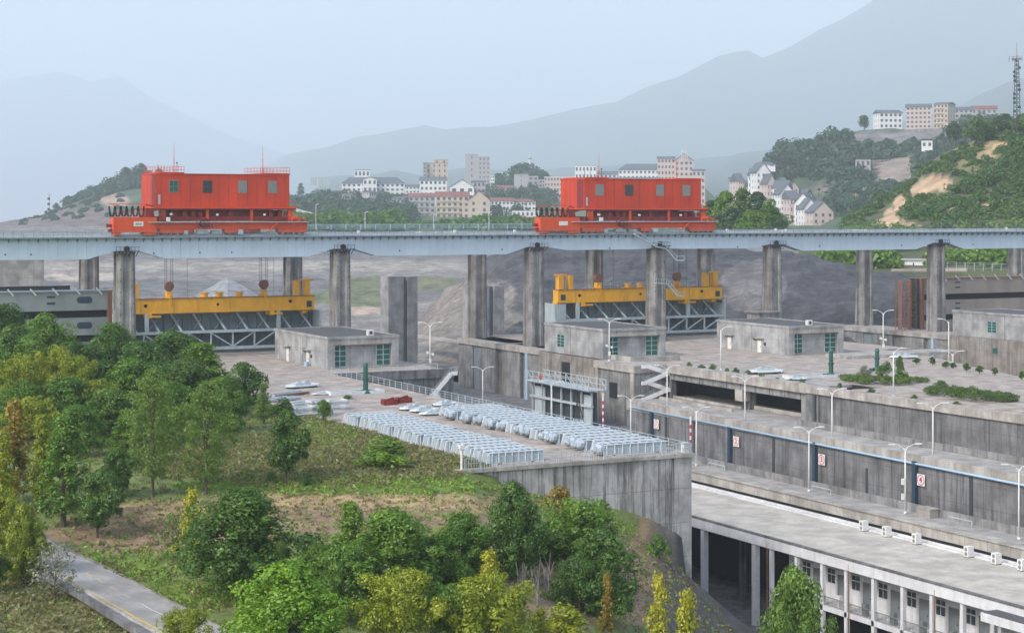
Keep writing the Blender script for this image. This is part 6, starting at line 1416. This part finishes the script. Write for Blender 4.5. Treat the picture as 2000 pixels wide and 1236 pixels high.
B("small pale farmhouse at the foot of the wooded hill", 1655, 1685, 378, 396, 1050, M_PINKW, M_TROOF, 'gable', 1, 2, 8, sink=4)
B("grey mid-rise beside the narrow block below the pagoda hill", 1046, 1066, 352, 388, 1520, M_TGREYW, M_TWHITE, 'flat', 5, 3, 12)
B("white mid-rise behind the right crane's left lightning rod", 1163, 1212, 334, 372, 1620, M_TWHITE, M_TGREY, 'ridge', 4, 6, 14)
B("white block between the hotel and the cream block", 792, 820, 360, 386, 1500, M_TWHITE, M_TGREY, 'ridge', 3, 4, 14)
B("low grey block in front of the hotel's left wing", 640, 668, 372, 392, 1480, M_TGREYW, M_TGREY, 'ridge', 2, 4, 12)
B("white block right of the tall grey tower's foot", 957, 966, 343, 362, 1540, M_TWHITE, M_TGREYW, 'flat', 3, 2, 12)
B("pale mid-rise on the slope left of the pagoda hill", 966, 1002, 362, 388, 1500, M_PINKW, M_TROOF, 'ridge', 3, 5, 14)
B("white houses row left of the clump of green trees", 1376, 1400, 400, 432, 1300, M_TWHITE, M_TGREY, 'gable', 3, 3, 14)
B("pale block behind the top of the stepped row", 1424, 1446, 346, 400, 1180, M_TGREYW, M_TGREY, 'ridge', 5, 3, 14)
p = world_at(1752, 280, 1905); q = world_at(1655, 284, 1860)
a = world_at(1652, 285, 1852); b = world_at(1755, 285, 1893); c = world_at(1848, 282, 1860)
mb = MB()
for u, v in ((a, b), (b, c)): mb.add([(u.x, u.y, u.z - 9), (v.x, v.y, v.z - 9), (v.x, v.y, v.z + 17), (u.x, u.y, u.z + 17 if u is not a else u.z + 4), (u.x + 2, u.y + 3, u.z - 9), (v.x + 2, v.y + 3, v.z - 9), (v.x + 2, v.y + 3, v.z + 17), (u.x + 2, u.y + 3, u.z + 17 if u is not a else u.z + 4)], [(0, 1, 2, 3), (7, 6, 5, 4), (3, 2, 6, 7), (0, 3, 7, 4), (1, 5, 6, 2)])
tag(obj("hill_retaining_wall", mb, C_WALL, loc=tuple(b)), "long grey retaining wall under the hilltop flats", "retaining wall")
mb = MB()
for k in range(6):
    l0 = world_at(1694, 316 + 8 * k, 1740 - 14 * k); l1 = world_at(1775 - 3 * k, 314 + 8 * k, 1755 - 14 * k); mb.bar(l0, l1, 1.5, 3.0)
tag(obj("field_terraces", mb, C_BROWN, loc=tuple(world_at(1735, 335, 1150))), "stepped stone banks of the terraced fields on the wooded hill", "terrace banks")
# billboard, banded mast, pagoda, lattice mast
p = world_at(626, 385, 2200); t = thing("billboard", "three-panel bluish billboard on a post on the skyline", "billboard", tuple(p), -math.atan2(SA, CA) + .1, local=True); t.scale = (1.47,) * 3
for k in range(3): obj("panel", MB().box(-8 + k * 5.6, -2.9 + k * 5.6, -.3, .3, 9.5, 16.3), M_STEEL, t)
obj("post", MB().cyl((0, 0, -3), (0, 0, 10), .6, .5), M_STEEL, t)
p = world_at(95, 414, 2200); t = thing("banded_mast", "black and white banded navigation mast on the left ridge", "navigation mast", tuple(p), local=True); t.scale = (1.76,) * 3
for k in range(7): obj("band", MB().cyl((0, 0, k * 1.85 - 1), (0, 0, k * 1.85 + .85), .9, n=10), M_WHITE if k % 2 == 0 else M_BLACK, t)
obj("top_plate", MB().cyl((0, 0, 11.95), (0, 0, 12.6), 1.3, n=10), M_WHITE, t)
p = world_at(1035, 326, 2480); t = thing("broadcast_tower", "slim white tower with a round pod on the wooded peak", "tower", tuple(p), local=True); t.scale = (1.5,) * 3
obj("shaft", MB().cyl((0, 0, -3), (0, 0, 8), 1.3, .7, 8).cyl((0, 0, 8), (0, 0, 15), .4, .12, 6), M_TWHITE, t); obj("pod", MB().cyl((0, 0, 6.8), (0, 0, 8), .9, 1.9, 12).cyl((0, 0, 8), (0, 0, 9.2), 1.9, .6, 12), M_TGREYW, t)
for i, px0 in enumerate((1333, 1341)):
    p = world_at(px0, 306, 2230); t = thing("roof_antenna", "%s lattice antenna on the pale gabled block's roof" % ("left", "right")[i], "antenna", tuple(p), group="roof antennas", local=True); t.scale = (1.5,) * 3; m_ = MB()
    for s in (-1, 1): m_.bar((s * .9, 0, -4), (s * .9, 0, 7.5), .25)
    for k in range(6): m_.bar((-.9, 0, -3 + k * 2), (.9, 0, -2 + k * 2), .2)
    obj("lattice", m_, M_TWHITE, t); obj("dish", MB().box(-1.4, -.4, -.4, .4, 2, 4).box(.5, 1.4, -.4, .4, 0, 2), M_TWHITE, t)
p = world_at(1986, 262, 860); t = thing("lattice_mast", "tall dark lattice telecom mast with antennas on the right hilltop", "telecom mast", tuple(p), local=True); H = 36; m_ = MB()
for sx in (-1, 1):
    for sy in (-1, 1): m_.bar((sx * 1.3, sy * 1.3, -3), (sx * .6, sy * .6, H), .28)
for k in range(18):
    z0 = k * 2; w0 = 1.3 - .7 * z0 / H; w1 = 1.3 - .7 * (z0 + 2) / H
    for s in (-1, 1): m_.bar((-w0, s * w0, z0), (w1, s * w1, z0 + 2), .16); m_.bar((s * w0, -w0, z0), (s * w1, w1, z0 + 2), .16); m_.bar((w0, s * w0, z0), (-w1, s * w1, z0 + 2), .16)
obj("lattice", m_, M_DARK, t)
obj("antenna_platform", MB().cyl((0, 0, H - .2), (0, 0, H), 2.6, n=12).bar((-3.2, 0, H + .8), (3.2, 0, H + .8), .15), M_DARK, t)
for k in range(6):
    x = -3 + k * 1.2; obj("panel_antenna", MB().box(x - .2, x + .2, -2.7 if k % 2 else 1.8, -2.4 if k % 2 else 2.1, H - 1.2, H + 1.4), M_TGREYW, t)
m_ = MB(); rr = random.Random(9)
for k in range(13): z = 6 + k * 2.1; x = rr.choice((-1, 1)) * (1.3 + rr.random() * .4); m_.box(x - .4, x + .4, -.5, .5, z, z + 1.2)
obj("mast_equipment", m_, M_DARK, t); obj("tip_rod", MB().cyl((0, 0, H), (0, 0, H + 8), .15, .06, 6), M_DARK, t)
# far road fence and lamps behind the bridge
p0 = world_at(560, 449, 1110); p1 = world_at(1330, 447, 1130)
railing("road_fence", "long blue-grey fence of the far road behind the bridge deck", [tuple(p0), tuple(p1)], 3.2, 9, M_PIPE, 'fence', .22, (.5, .25, .75))
railing("hill_fence", "long grey fence along the far road at the foot of the sandy hill", [tuple(world_at(1400, 448, 690)), tuple(world_at(2080, 443, 700))], 2.4, 5, M_SHUT, 'fence', .07, (.5, .25, .75))
railing("shore_fence", "pale mesh fence under the bridge right of the garage shed", [tuple(world_at(1850, 528, 570)), tuple(world_at(2060, 534, 575))], 2.6, 3, M_STEEL, 'fence', .08, (.3, .6, .8))
for i, (px0, yt) in enumerate(((617, 400), (713, 415), (847, 420), (955, 415))):
    p = world_at(px0, 449, 1120); t = thing("road_lamp", "%s tiny pale road lamp from the left among the trees behind the bridge" % ORD[i], "street lamp", tuple(p), group="road lamps behind the bridge", local=True)
    h = (449 - yt) * 1120 / FPX; obj("pole", MB().cyl((0, 0, 0), (0, 0, h), .22, .15, 6), M_WHITE, t); obj("lamp_head", MB().bar((0, 0, h), (2, 0, h + .5), .4), M_WHITE, t)
tag(obj("slip_road", MB().add([tuple(world_at(560, 402, 1690)), tuple(world_at(650, 426, 1660)), tuple(world_at(650, 431, 1655)), tuple(world_at(560, 410, 1685))], [(3, 2, 1, 0)]), C_LIGHT), kind='structure')

# ------------------------------------------------------------------ haze
hz = obj("haze", MB().box(-23000, 31000, -600, 30500, -33, 3600), M_WHITE); hz.data.materials.clear()
m = bpy.data.materials.new("haze_air"); m.use_nodes = True; nt = m.node_tree
for n_ in list(nt.nodes):
    if n_.type != 'OUTPUT_MATERIAL': nt.nodes.remove(n_)
pv = nt.nodes.new("ShaderNodeVolumePrincipled"); pv.inputs['Color'].default_value = (0.81, 0.91, 1.0, 1); pv.inputs['Density'].default_value = HAZE_DENSITY; pv.inputs['Anisotropy'].default_value = 0.0
nt.links.new(pv.outputs[0], nt.nodes["Material Output"].inputs['Volume']); hz.data.materials.append(m); tag(hz, kind='stuff'); hz['label'] = "pale bluish haze in the air over the river valley"
